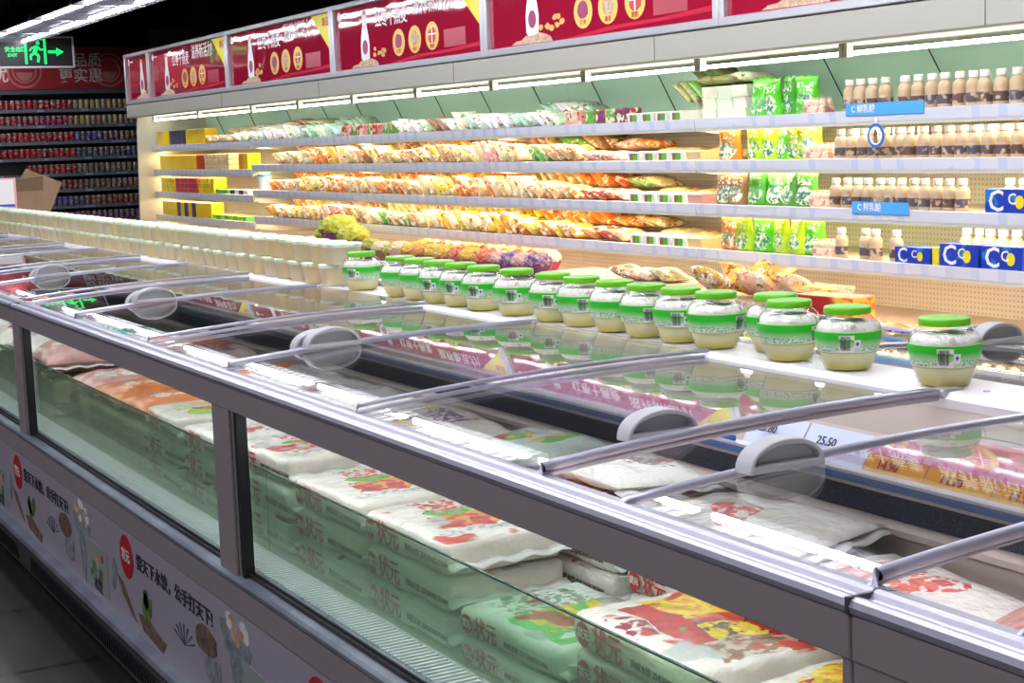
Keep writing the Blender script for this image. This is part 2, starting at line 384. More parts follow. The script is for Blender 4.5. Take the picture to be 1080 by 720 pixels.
def island(y0, y1, label, posts, joints=True):
    t = empty('island_freezer', (0, 0, 0)); tag(t, label, 'freezer', 'double-sided island freezers')
    e = 0.0015; a, b = y0 + e, y1 - e
    # kick and bumper
    bm = bmesh.new(); prism(bm, [(1.04, 0.0), (1.035, 0.045), (0.985, 0.06), (0.98, 0.135), (1.0, 0.16), (1.08, 0.16), (1.08, 0.0)], a, b)
    kb = done('kick_plate', bm, 'silver2', t); kb.data.materials[0] = M['kick'] 
    bm = bmesh.new(); yy = a + 0.1
    while yy < b - 0.1:
        box(bm, 0.9795, 0.984, yy, yy + 0.010, 0.075, 0.125); yy += 0.022
    done('vent_slots', bm, 'black', kb)
    bm = bmesh.new(); prism(bm, [(1.0, 0.148), (0.975, 0.15), (0.968, 0.16), (0.972, 0.172), (1.0, 0.178)], a, b); done('bumper_trim', bm, 'sillm', t)
    # banner and band
    bn = boxo('banner_panel', 0.999, 1.06, a, b, 0.178, 0.432, 'bannerm', t)
    boxo('lower_band', 0.996, 1.06, a, b, 0.432, 0.492, 'brown', t, 0.002)
    bm = bmesh.new(); prism(bm, [(0.996, 0.492), (0.990, 0.496), (0.990, 0.503), (0.998, 0.507), (1.03, 0.512), (1.04, 0.52), (1.05, 0.52), (1.06, 0.492)], a, b)
    done('sill', bm, 'sillm', t)
    bm = bmesh.new()
    for xx in (1.014, 1.026): box(bm, xx, xx + 0.004, a, b, 0.510, 0.518)
    done('sill_groove', bm, 'rubber', t)
    # top rail
    boxo('front_rail', 0.998, 1.05, a, b, 0.852, 0.903, 'brown', t, 0.002)
    bm = bmesh.new()
    prism(bm, [(0.996, 0.901), (0.994, 0.908), (0.997, 0.914), (1.003, 0.9165), (1.010, 0.915), (1.015, 0.911), (1.018, 0.910), (1.022, 0.912), (1.026, 0.917), (1.032, 0.9195), (1.038, 0.918), (1.042, 0.915), (1.060, 0.913), (1.064, 0.908), (1.064, 0.900)], a, b)
    rl = done('rail_trim', bm, 'silver', t)
    if joints:
        boxo('joint_line', 0.9935, 1.043, y0 - 0.002, y0 + 0.003, 0.9, 0.9175, 'darkgrey', rl)
    # posts and front glass
    edges = [y0] + [p for p in posts] + [y1]
    for i, p in enumerate(edges):
        ya, yb = (p, p + 0.015) if i == 0 else ((p - 0.105, p) if i < len(edges) - 1 else (p - 0.09, p))
        po = boxo('post', 1.0, 1.024, max(ya, a), min(yb, b), 0.49, 0.855, 'brown', t, 0.002)
        if i > 0: boxo('gasket', 1.004, 1.026, ya - 0.034, ya - 0.0005, 0.512, 0.852, 'rubber', po); 
        if i > 0: boxo('gasket_trim', 1.0015, 1.03, ya - 0.020, ya - 0.013, 0.512, 0.852, 'silver2', po)
    for p, q in zip(edges, edges[1:]):
        boxo('front_glass', 1.027, 1.032, p + 0.004, q - 0.094, 0.515, 0.853, 'paneglass', t)
        ig = boxo('inner_glass', 1.108, 1.112, p + 0.002, q - 0.002, 0.522, 0.696, 'frost', t)
        boxo('glass_edge', 1.1075, 1.1125, p + 0.002, q - 0.002, 0.696, 0.6985, 'gedge', ig)
    bm = bmesh.new(); yy = a + 0.01
    while yy < b: box(bm, 1.036, 1.104, yy, yy + 0.006, 0.512, 0.522); yy += 0.0155
    done('air_grille', bm, 'ribm', t)
    boxo('led_strip', 1.052, 1.066, a + .02, b - .02, 0.853, 0.858, 'ledcool', t)
    boxo('grille_channel', 1.05, 1.105, a, b, 0.49, 0.500, 'darkgrey', t)
    # basin
    boxo('basin_floor', 1.1, 1.72, a, b, 0.49, 0.515, 'liner', t)
    bm = bmesh.new(); prism(bm, [(1.70, 0.515), (1.70, 0.722), (1.690, 0.728), (1.690, 0.738), (1.722, 0.742), (1.80, 0.742), (1.80, 0.515)], a, b); done('inner_lip', bm, 'beige', t)
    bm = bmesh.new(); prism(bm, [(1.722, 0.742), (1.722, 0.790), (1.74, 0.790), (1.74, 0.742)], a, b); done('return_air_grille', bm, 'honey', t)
    bm = bmesh.new(); prism(bm, [(1.708, 0.786), (1.704, 0.806), (1.710, 0.811), (1.745, 0.865), (1.76, 0.868), (1.785, 0.930), (1.80, 0.930), (1.80, 0.786)], a, b); done('upper_lip', bm, 'beige', t)
    bm = bmesh.new(); prism(bm, [(1.703, 0.806), (1.700, 0.812), (1.704, 0.818), (1.712, 0.815), (1.712, 0.806)], a, b); done('tag_rail', bm, 'white', t)
    bm = bmesh.new(); prism(bm, [(1.7035, 0.793), (1.7015, 0.806), (1.7035, 0.806), (1.7055, 0.793)], a, b); done('rail_stripe', bm, 'railblue', t)
    # centre divider
    bm = bmesh.new(); prism(bm, [(1.782, 0.925), (1.780, 0.940), (1.784, 0.9445), (1.788, 0.949), (1.792, 0.950), (1.915, 0.950), (1.922, 0.945), (1.922, 0.925)], a, b)
    dv = done('divider_top', bm, 'white', t)
    bm = bmesh.new(); yy = a + 0.2
    while yy < b - .05:
        lathe(bm, [(0.006, 0.9495), (0.006, 0.9515), (0.003, 0.9525)], 10, (1.835, yy, 0)); yy += 0.43
    done('screw', bm, 'silver2', dv)
    boxo('centre_wall', 1.80, 1.92, a, b, 0.3, 0.926, 'liner', t)
    # rear chest
    rx0, rx1 = 1.935, 2.63
    boxo('rear_basin_floor', 1.92, rx1, a, b, 0.49, 0.60, 'liner', t)
    boxo('rear_wall', rx1, rx1 + 0.05, a, b, 0.0, 0.865, 'brown', t)
    bm = bmesh.new(); prism(bm, [(rx1 - 0.02, 0.862), (rx1 - 0.02, 0.878), (rx1 - 0.005, 0.884), (rx1 + 0.04, 0.884), (rx1 + 0.052, 0.878), (rx1 + 0.052, 0.862)], a, b); done('rear_rail', bm, 'silver', t)
    boxo('chest_body', 1.08, rx1, a, b, 0.02, 0.49, 'darkgrey', t)
    return t
M['bannerm'] = mat('printed lavender banner', (0.42, 0.38, 0.44), 0.32)
M['kick'] = mat('dark kick steel', (0.10, 0.10, 0.11), 0.28, 0.5)
M['gedge'] = mat('green glass edge', (0.03, 0.07, 0.05), 0.2)
M['ribm'] = mat('white slotted plastic', (0.62, 0.68, 0.66), 0.4)
M['liner'] = mat('white freezer liner', (0.62, 0.62, 0.60), 0.4)
M['railblue'] = mat('blue grey tag rail', (0.10, 0.16, 0.36), 0.35)
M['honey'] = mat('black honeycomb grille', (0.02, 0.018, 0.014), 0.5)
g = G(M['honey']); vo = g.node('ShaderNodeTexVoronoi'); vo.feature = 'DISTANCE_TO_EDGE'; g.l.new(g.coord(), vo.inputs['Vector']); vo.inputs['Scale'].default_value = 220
g.base(g.mix(g.step(vo.outputs['Distance'], 0.08, 0.03), (0.07, 0.08, 0.10), (0.006, 0.010, 0.030)))  # blue tint paints in the ceiling's reflection from the lid glass
LX0 = -2.76
units = []
units.append(island(-2.76, 1.14, 'island freezer at the lower right corner, nearest the camera', [-0.81]))
units.append(island(1.14, 5.04, 'island freezer in the middle of the row, under the green-lidded jars', [3.10]))
units.append(island(5.04, 8.94, 'island freezer at the left edge, third along from the camera', [6.99]))
units.append(island(8.94, 12.84, 'island freezer at the far end of the row, under the cardboard boxes', [10.89]))
UB, UC, UD, UA = units[1], units[2], units[3], units[0]
HI, LO = 0.006, -0.006
# lids of the middle unit: the pair next to the camera has been slid apart
lid(UB, 1.166, 1.616, 1.616, LO); lid(UB, 1.826, 2.45, 1.826, LO)
lid(UB, 2.45, 3.119, 3.119, HI); lid(UB, 3.123, 3.70, 3.123, LO)
lid(UB, 3.70, 4.426, 4.426, HI); lid(UB, 4.430, 5.03, 4.430, LO)
bm = bmesh.new(); tube(bm, [(1.044, 1.822, .912)] + [(px, 1.822, pz + 0.008) for px, pz in arc_pts()], 0.0075, 10); done('fixed_bar', bm, 'silver', UB, smooth=True)
bm = bmesh.new(); tube(bm, [(1.044, 1.158, .912)] + [(px, 1.158, pz + 0.010) for px, pz in arc_pts()], 0.0075, 10); done('fixed_bar', bm, 'silver', UB, smooth=True)
lid(UA, -0.15, 0.5, 0.5, HI); lid(UA, 0.5, 0.97, 0.5, LO)
for base_, u in ((5.04, UC), (8.94, UD)):
    for j in range(3):
        m_ = base_ + 0.65 + 1.3 * j
        lid(u, m_ - 0.63, m_, m_, HI); lid(u, m_ + 0.004, m_ + 0.64, m_ + 0.004, LO)
# bar end blocks on the divider
for u, ys in ((UB, (1.158, 1.822, 3.121, 4.428)), (UC, (5.69, 6.99, 8.29)), (UD, (9.59, 10.89, 12.19))):
    for yy in ys:
        bm = bmesh.new(); box(bm, 1.776, 1.822, yy - 0.016, yy + 0.010, 0.940, 0.955, 0.004); done('bar_bracket', bm, 'silver2', u)
# rear lids
for u, ya, yb in ((UA, -0.83, 1.12), (UB, 1.64, 5.03), (UC, 5.05, 8.93), (UD, 8.95, 12.8)):
    yy = ya; k = 0
    while yy < yb - 0.3:
        y2 = min(yy + 0.65, yb)
        lid(u, yy + .002, y2 - .002, (y2 - .002) if k % 2 == 0 else (yy + .002), HI if k % 2 == 0 else LO, x0=1.93, x1=2.64, xh=2.36, za=0.944, zb=0.886, sag=0.010)
        yy = y2; k += 1
lid(UB, 1.155, 1.636, None, LO, x0=1.93, x1=2.64, za=0.944, zb=0.886, sag=0.010)
# price tags on the front tag rail
def price(y, w, body, bg, parent, name='price_tag', low=False):
    n = Vector((-0.055, 0, 0.035)).normalized()
    bm = bmesh.new(); prism(bm, [(1.7085, 0.8125), (1.7275, 0.8418) if low else (1.7435, 0.8665), (1.7285, 0.8408) if low else (1.7450, 0.8655), (1.7100, 0.8115)], y - w / 2, y + w / 2)
    t = done(name, bm, bg, parent)
    me = text_mesh(body, 0.022); o = link('price', me.copy(), 'ink', t)
    ax = Vector((0, -1, 0)); ay = Vector((0.035, 0, 0.054)).normalized(); az = ax.cross(ay)
    mm = Matrix((( ax.x, ay.x, az.x, 0), (ax.y, ay.y, az.y, 0), (ax.z, ay.z, az.z, 0), (0, 0, 0, 1)))
    o.matrix_local = Matrix.Translation((Vector((1.7185, y + w * 0.30, 0.8275)) if low else Vector((1.7215, y + w * 0.26, 0.8450))) + az * 0.0008) @ mm
    return t
M['tagwhite'] = mat('pale blue price paper', (0.62, 0.68, 0.90), 0.4)
M['tagpink'] = mat('pink price paper', (0.72, 0.48, 0.70), 0.4)
M['tagyellow'] = mat('yellow price paper', (0.66, 0.36, 0.02), 0.4)
g = G(M['tagpink']); g.base(g.mix(g.step(g.noise(g.coord(), 70, 2), 0.55, 0.03), (0.74, 0.55, 0.72), (0.60, 0.28, 0.52)))
price(2.165, 0.15, '23.80', 'tagwhite', UB); price(2.005, 0.16, '25.50', 'tagwhite', UB)
for yy in (1.855, 1.715, 1.575):
    p = price(yy, 0.135, '14.90', 'tagyellow', UB, low=True)
bm = bmesh.new(); prism(bm, [(1.7280, 0.8430), (1.7435, 0.8665), (1.7450, 0.8655), (1.7290, 0.8420)], 1.2, 1.93); o_ = done('price_strip', bm, 'tagpink', UB)
bm = bmesh.new(); prism(bm, [(1.7095, 0.8135), (1.7425, 0.8650), (1.7435, 0.8640), (1.7105, 0.8125)], 2.36, 3.4); done('price_strip', bm, 'tagpink', UB)
for yy in (2.25, 2.33): boxo('blue_marker', 1.700, 1.7035, yy, yy + 0.05, 0.815, 0.824, 'blueprint', UB)

# banner artwork, repeated every 1.28 m
def artwork(banners, y, x=0.9975):
    P = lambda d: [b for lo, hi, b in banners if lo <= y + d < hi][0]
    cy = lambda d: y + d
    e_ = flat('emblem', ellp(cy(0), 0.362, 0.060, 0.056), x, 'red', P(0))
    text('emblem_text', '状元', 0.036, 'whiteprint', e_, (x - 0.001, cy(0.040), 0.362))
    text('slogan', '尝天下水饺，公手打天下!', 0.043, 'ink', P(-.4), (x - 0.0002, cy(-0.09), 0.368), sx=1.22)
    # cone of dumplings above a tall basket, card, scattered food drawings
    c = flat('printed_basket', [(cy(.56), .395), (cy(.53), .33), (cy(.40), .30), (cy(.36), .36), (cy(.42), .40)], x + .0004, 'greyprint', P(.48))
    for k in range(16): flat('dumpling_print', ellp(cy(.46 + U(-.075, .075)), .385 + U(-.022, .028), .018, .012, 8), x - .0003 - k * 1e-5, 'tanprint' if k % 3 else 'whiteprint', c)
    flat('printed_leaf', [(cy(.50), .32), (cy(.47), .20), (cy(.44), .19), (cy(.42), .31)], x + .0002, 'greyprint', P(.46))
    cd = flat('printed_card', [(cy(.42), .335), (cy(.42), .195), (cy(.20), .20), (cy(.20), .325)], x, 'cardm', P(.3))
    for (a_, z_, rr, mm_) in ((.34, .26, .022, 'greenprint'), (.30, .28, .020, 'tanprint'), (.25, .30, .014, 'red'), (.27, .25, .020, 'greenprint'), (.37, .24, .012, 'brownprint')):
        flat('food_print', ellp(cy(a_), z_, rr, rr * .9, 14, jit=.3), x - .0006, mm_, cd)
    text('card_text', '水饺', 0.045, 'ink', cd, (x - .0008, cy(.35), .215))
    flat('printed_brush', [(cy(.14), .33), (cy(.12), .335), (cy(.10), .30), (cy(.14), .24), (cy(.16), .25)], x + .0003, 'greyprint', P(.12))
    flat('printed_pepper', [(cy(.10), .295), (cy(.05), .285), (cy(-.04), .225), (cy(-.06), .205), (cy(-.02), .215), (cy(.05), .25)], x, 'brownprint', P(.02))
    pl = flat('printed_boat', [(cy(-.08), .235), (cy(-.12), .20), (cy(-.28), .185), (cy(-.31), .215), (cy(-.24), .225), (cy(-.16), .245)], x, 'brownprint', P(-.2))
    for k in range(5): flat('leaf_print', ellp(cy(-.18 + U(-.05, .05)), .262 + U(-.025, .035), .022, .024, 9, jit=.3), x - .0003, 'greenprint', pl)
    for k in range(7):
        a_ = R(20 + 22 * k); flat('printed_whisk', [(cy(-.46), .255), (cy(-.46) + .085 * math.cos(a_), .255 + .05 * math.sin(a_)), (cy(-.46) + .080 * math.cos(a_ + .12), .255 + .05 * math.sin(a_ + .12))], x + .0001 * k, 'inkblue', P(-.46))
    flat('printed_bread', ellp(cy(-.62), .31, .075, .035, 14, jit=.08), x, 'brownprint', P(-.62))
    flat('printed_bowl', ellp(cy(-.66), .255, .055, .04, 14, a0=PI, a1=2 * PI) + [(cy(-.61), .275), (cy(-.71), .28)], x - .0002, 'greyprint', P(-.66))
M['cardm'] = mat('pale green printed card', (0.33, 0.38, 0.36), 0.4)
M['inkblue'] = mat('blue grey line print', (0.08, 0.09, 0.18), 0.5)
BAN = [(lo, hi, [c for c in u.children if c.name.startswith('banner_panel')][0]) for u, lo, hi in ((UA, -2.76, 1.14), (UB, 1.14, 5.04), (UC, 5.04, 8.94))]
for yy in (0.01, 1.29, 2.57, 3.85, 5.13, 6.41, 7.69): artwork(BAN, yy)

# ------------------------------------------------------------------ jars
def jar_proto():
    t = empty('rice_jar')
    bm = bmesh.new()
    prof = [(0.036, 0.000), (0.039, 0.003), (0.044, 0.015), (0.050, 0.035), (0.0540, 0.055), (0.0550, 0.066), (0.0545, 0.080), (0.050, 0.090), (0.041, 0.099), (0.036, 0.103), (0.036, 0.110)]
    lathe(bm, prof, 32, cap=False); o = done('glass_body', bm, 'jarglass', t, smooth=True)
    bm = bmesh.new(); lathe(bm, [(max(r - 0.002, .01), z + 0.0015) for r, z in prof if z < 0.064] + [(0.0, 0.0655)], 28); done('rice_wine', bm, 'rice', t, smooth=True)
    bm = bmesh.new(); lathe(bm, [(0.052, 0.0665), (0.0525, 0.074), (0.050, 0.082), (0.044, 0.088), (0.030, 0.090), (0.0, 0.091)], 24, cap=False)
    for v in bm.verts: v.co *= 1 + 0.03 * noise.noise(v.co * 60)
    done('rice_layer', bm, 'foam', t, smooth=True)
    bm = bmesh.new(); lathe(bm, [(0.0503, 0.034), (0.0548, 0.055), (0.0558, 0.066), (0.0556, 0.0745)], 40, cap=False); la = done('label_band', bm, 'label', t, smooth=True)
    for a0, w, z0, z1, mm_, nm in ((214, 26, .037, .0685, 'whiteprint', 'barcode_patch'), (240, 11, .044, .060, 'whiteprint', 'seal_patch')):
        bm = bmesh.new()
        def rr(z): return 0.0503 + (0.0562 - 0.0503) * min(1, (z - .034) / .028) + .0004
        for i in range(4):
            aa, ab = R(a0 + w * i / 4), R(a0 + w * (i + 1) / 4)
            q = [bm.verts.new((rr(z) * math.cos(a), rr(z) * math.sin(a), z)) for a, z in ((aa, z0), (ab, z0), (ab, z1), (aa, z1))]; bm.faces.new(q)
        p = done(nm, bm, mm_, la)
        bm = bmesh.new()
        if nm == 'barcode_patch':
            for i in range(9):
                aa = R(a0 + 2 + 2.0 * i); ab = aa + R(U(.7, 1.5))
                q = [bm.verts.new(((rr(z) + .0005) * math.cos(a), (rr(z) + .0005) * math.sin(a), z)) for a, z in ((aa, z0 + .004), (ab, z0 + .004), (ab, z1 - .002), (aa, z1 - .002))]; bm.faces.new(q)
            done('barcode', bm, 'ink', la)
        else:
            aa = R(a0 + w / 2); cz = .053
            q = [bm.verts.new(((rr(z) + .0006) * math.cos(a), (rr(z) + .0006) * math.sin(a), z)) for a, z in ((aa - .06, cz), (aa, cz - .005), (aa + .06, cz), (aa, cz + .004))]; bm.faces.new(q)
            done('seal_mark', bm, 'blueprint', la)
    bm = bmesh.new(); lathe(bm, [(0.037, 0.1025), (0.0395, 0.1035), (0.0395, 0.113), (0.038, 0.1155), (0.033, 0.1165), (0.0, 0.1165)], 32, cap=False); done('screw_cap', bm, 'cap', t, smooth=True)
    return t
jy = [1.863, 2.099, 2.255, 2.345, 2.482, 2.603, 2.722, 2.844, 2.985, 3.111, 3.286, 3.446, 3.575, 3.695, 3.821, 3.942, 4.209]
jp = jar_proto()
jn = ['alone at the right end of the row', 'second from the right end of the row']
for i, y in enumerate(jy):
    o = jp if i == 0 else copy_tree(jp)
    o.location = (1.836 + (0.045 if i == 3 else 0) + U(-.003, .003), y, 0.9505)
    if i == 3: o.location.x = 1.888; o.location.y = 2.362
    o.scale = (1.05, 1.05, .96)
    o.rotation_euler = (0, 0, 0 if i in (0, 1, 5, 9, 10) else U(-0.6, 0.6))
    if i in (2, 4, 7): o.rotation_euler.z = R(60)
    lab = 'round glass jar with green lid and label, ' + (jn[i] if i < 2 else ('alone beside the white tubs, left end' if i == 16 else nth(i + 1) + ' from the right end'))
    tag(o, lab, 'jar', 'green-lidded jars on the freezer divider')

# ------------------------------------------------------------------ white tubs in two layers
def tub_proto():
    t = empty('food_tub')
    bm = bmesh.new(); lathe(bm, [(0.048, 0.0), (0.051, 0.002), (0.0575, 0.053), (0.0595, 0.055), (0.0595, 0.058)], 24); done('tub_body', bm, 'tubm', t, smooth=True)
    bm = bmesh.new(); lathe(bm, [(0.0605, 0.0535), (0.0608, 0.062), (0.058, 0.0645), (0.0, 0.0645)], 24, cap=False); done('tub_lid', bm, 'tublid', t, smooth=True)
    return t
M['tubm'] = mat('cream tub plastic', (0.70, 0.62, 0.42), 0.35); g = G(M['tubm']); oi = g.node('ShaderNodeObjectInfo'); g.base(g.mix(oi.outputs['Random'], (0.66, 0.52, 0.27), (0.60, 0.54, 0.36)))
M['tublid'] = mat('pale green tub lid', (0.70, 0.80, 0.62), 0.3); g = G(M['tublid']); oi = g.node('ShaderNodeObjectInfo')
g.base(g.mix(g.step(g.noise(g.coord(), 30, 1, g.math('MULTIPLY', oi.outputs['Random'], 40.)), 0.55, .05), (0.74, 0.82, 0.66), (0.50, 0.68, 0.36)))
tp = tub_proto(); first = True
for layer in (0, 1):
    for k in range(48):
        y = 4.43 + 0.1225 * k + (0.0 if layer == 0 else -0.05) + U(-.003, .003)
        if y > 9.86: break
        o = tp if first else copy_tree(tp); first = False
        o.location = (1.852 + U(-.004, .004), y, 0.9505 + layer * 0.065); o.rotation_euler.z = U(0, 6)
        tag(o, 'cream round tub with pale lid, %s layer, %s tub left of the jars' % (('lower', 'upper')[layer], nth(k + 1)), 'tub', 'cream tubs stacked two high on the divider')

# ------------------------------------------------------------------ refrigerated wall case
XS = 5.22; XBK = 5.95
SHZ = [1.440, 1.210, 0.967, 0.717]
SHL = [1.435, 1.165, 0.917, 0.655]
M['panel'] = mat('perforated cream back panel', (0.62, 0.60, 0.58), 0.45)
g = G(M['panel']); co = g.coord(); vm = g.node('ShaderNodeVectorMath', operation='FRACTION'); sc = g.node('ShaderNodeVectorMath', operation='SCALE')
g.l.new(co, sc.inputs[0]); sc.inputs['Scale'].default_value = 38.0; g.l.new(sc.outputs[0], vm.inputs[0]); ss = g.sep(vm.outputs[0])
hole = g.ell(ss[1], ss[2], 0.5, 0.5, 0.19, 0.19); g.base(g.mix(hole, (0.90, 0.88, 0.86), (0.55, 0.50, 0.48)))
M['mirror'] = mat('greenish mirror panel', (0.66, 0.98, 0.80), 0.14, 0.05)
M['rail'] = mat('white price rail', (0.62, 0.65, 0.74), 0.25)
g = G(M['rail']); co = g.coord(); ss = g.sep(co); fr = g.math('FRACT', g.math('MULTIPLY', ss[1], 6.3)); nr = g.noise(co, 3.0, 1)
tg = g.math('MULTIPLY', g.math('LESS_THAN', fr, 0.32), g.math('GREATER_THAN', nr, 0.45)); g.base(g.mix(tg, (0.66, 0.68, 0.76), (0.55, 0.60, 0.76)))
M['shelfm'] = mat('cream shelf enamel', (0.60, 0.57, 0.48), 0.35)
M['canopy'] = mat('cream canopy enamel', (0.40, 0.39, 0.33), 0.4)
def case(y0, y1, label, levels, ends=(False, False)):
    t = empty('refrigerated_display_case', (0, 0, 0)); tag(t, label, 'display fridge', 'refrigerated wall display cases')
    a, b = y0 + 0.0015, y1 - 0.0015
    boxo('back_panel', XBK, XBK + 0.04, a, b, 0.38, 1.42, 'panel', t)
    bm = bmesh.new(); prism(bm, [(XBK - 0.02, 1.42), (XBK - 0.10, 1.76), (XBK + 0.04, 1.76), (XBK + 0.04, 1.42)], a, b); done('upper_back_panel', bm, 'mirror', t)
    bm = bmesh.new(); prism(bm, [(4.965, 1.765), (4.955, 1.775), (4.955, 1.905), (5.99, 1.905), (5.99, 1.77), (5.30, 1.77), (5.22, 1.785), (5.02, 1.765)], a, b); cn = done('canopy', bm, 'canopy', t)
    boxo('canopy_seam', 4.9535, 4.956, y0 - 0.002, y0 + 0.003, 1.775, 1.905, 'darkgrey', cn)
    boxo('deck', 4.95, 5.95, a, b, 0.37, 0.395, 'deckm', t)
    bm = bmesh.new(); prism(bm, [(4.93, 0.0), (4.90, 0.05), (4.90, 0.395), (4.915, 0.405), (4.94, 0.405), (4.97, 0.37), (4.97, 0.0)], a, b); done('front_bumper', bm, 'white', t)
    for k, z in enumerate(levels):
        z -= 0.03
        bm = bmesh.new(); box(bm, XS + 0.01, XBK - 0.03, a + .004, b - .004, z - 0.022, z + 0.03); sh = done('shelf', bm, 'shelfm', t)
        bm = bmesh.new(); prism(bm, [(XS - 0.004, z - 0.012), (XS - 0.010, z + 0.040), (XS - 0.006, z + 0.042), (XS + 0.003, z - 0.012)], a + .003, b - .003); done('price_rail', bm, 'rail', sh)
        bm = bmesh.new(); box(bm, XS + 0.0, XS + 0.012, a + .003, b - .003, z - 0.030, z - 0.0122); done('lip', bm, 'shelfm', sh)
        bm = bmesh.new(); box(bm, XS + 0.07, XS + 0.16, a + .03, b - .03, z - 0.0240, z - 0.0225); done('light_strip', bm, 'tubew', sh)
        bm = bmesh.new()
        for yy in (a + .02, b - .02): prism(bm, [(XS + .05, z - .035), (XBK - .02, z - .09), (XBK - .02, z - .022), (XS + .05, z - .022)], yy - .002, yy + .002)
        done('bracket', bm, 'shelfm', sh)
    for k in range(3):
        yy = y0 + (k + .5) * (y1 - y0) / 3
        bm = bmesh.new(); tube(bm, [(5.80, yy, 1.765), (5.90, yy - .10, 1.47)], .004, 6); done('support_rod', bm, 'black', t)
    n = max(1, int((y1 - y0) / 1.2)); L = (y1 - y0) / n
    for k in range(n):
        bm = bmesh.new(); tube(bm, [(5.26, y0 + k * L + 0.03, 1.733), (5.26, y0 + (k + 1) * L - 0.03, 1.733)], 0.0105, 10); lt = done('lamp_tube', bm, 'tube', t, smooth=True)
        bm = bmesh.new()
        for yy in (y0 + k * L + 0.005, y0 + (k + 1) * L - 0.030): box(bm, 5.24, 5.28, yy, yy + 0.025, 1.715, 1.785)
        done('lamp_holder', bm, 'cream', lt)
    for e, yy in zip(ends, (y0, y1)):
        if e:
            s = -0.04 if yy == y0 else 0.04
            bm = bmesh.new(); prism(bm, [(4.93, 0.0), (4.93, 0.40), (5.02, 0.5), (5.06, 1.76), (4.96, 1.77), (4.96, 1.905), (5.99, 1.905), (5.99, 0)], yy, yy + s); done('end_panel', bm, 'cream', t)
    return t
M['deckm'] = mat('tan enamel deck', (0.60, 0.46, 0.38), 0.3)
yb = [2.38, 4.80, 7.22, 9.64, 12.06, 14.48, 17.74]
nm = ['beyond the right edge of the photo', 'stocked with bottles and green bags at the right', 'holding trays with green square labels', 'holding piled noodle bags, right of centre',
      'in the middle, with orange flower bunches on its deck', 'at the left end, with yellow cartons']
for i in range(6):
    case(yb[i], yb[i + 1], 'open refrigerated wall case ' + nm[i], SHL if i == 5 else SHZ, (i == 0, i == 5))

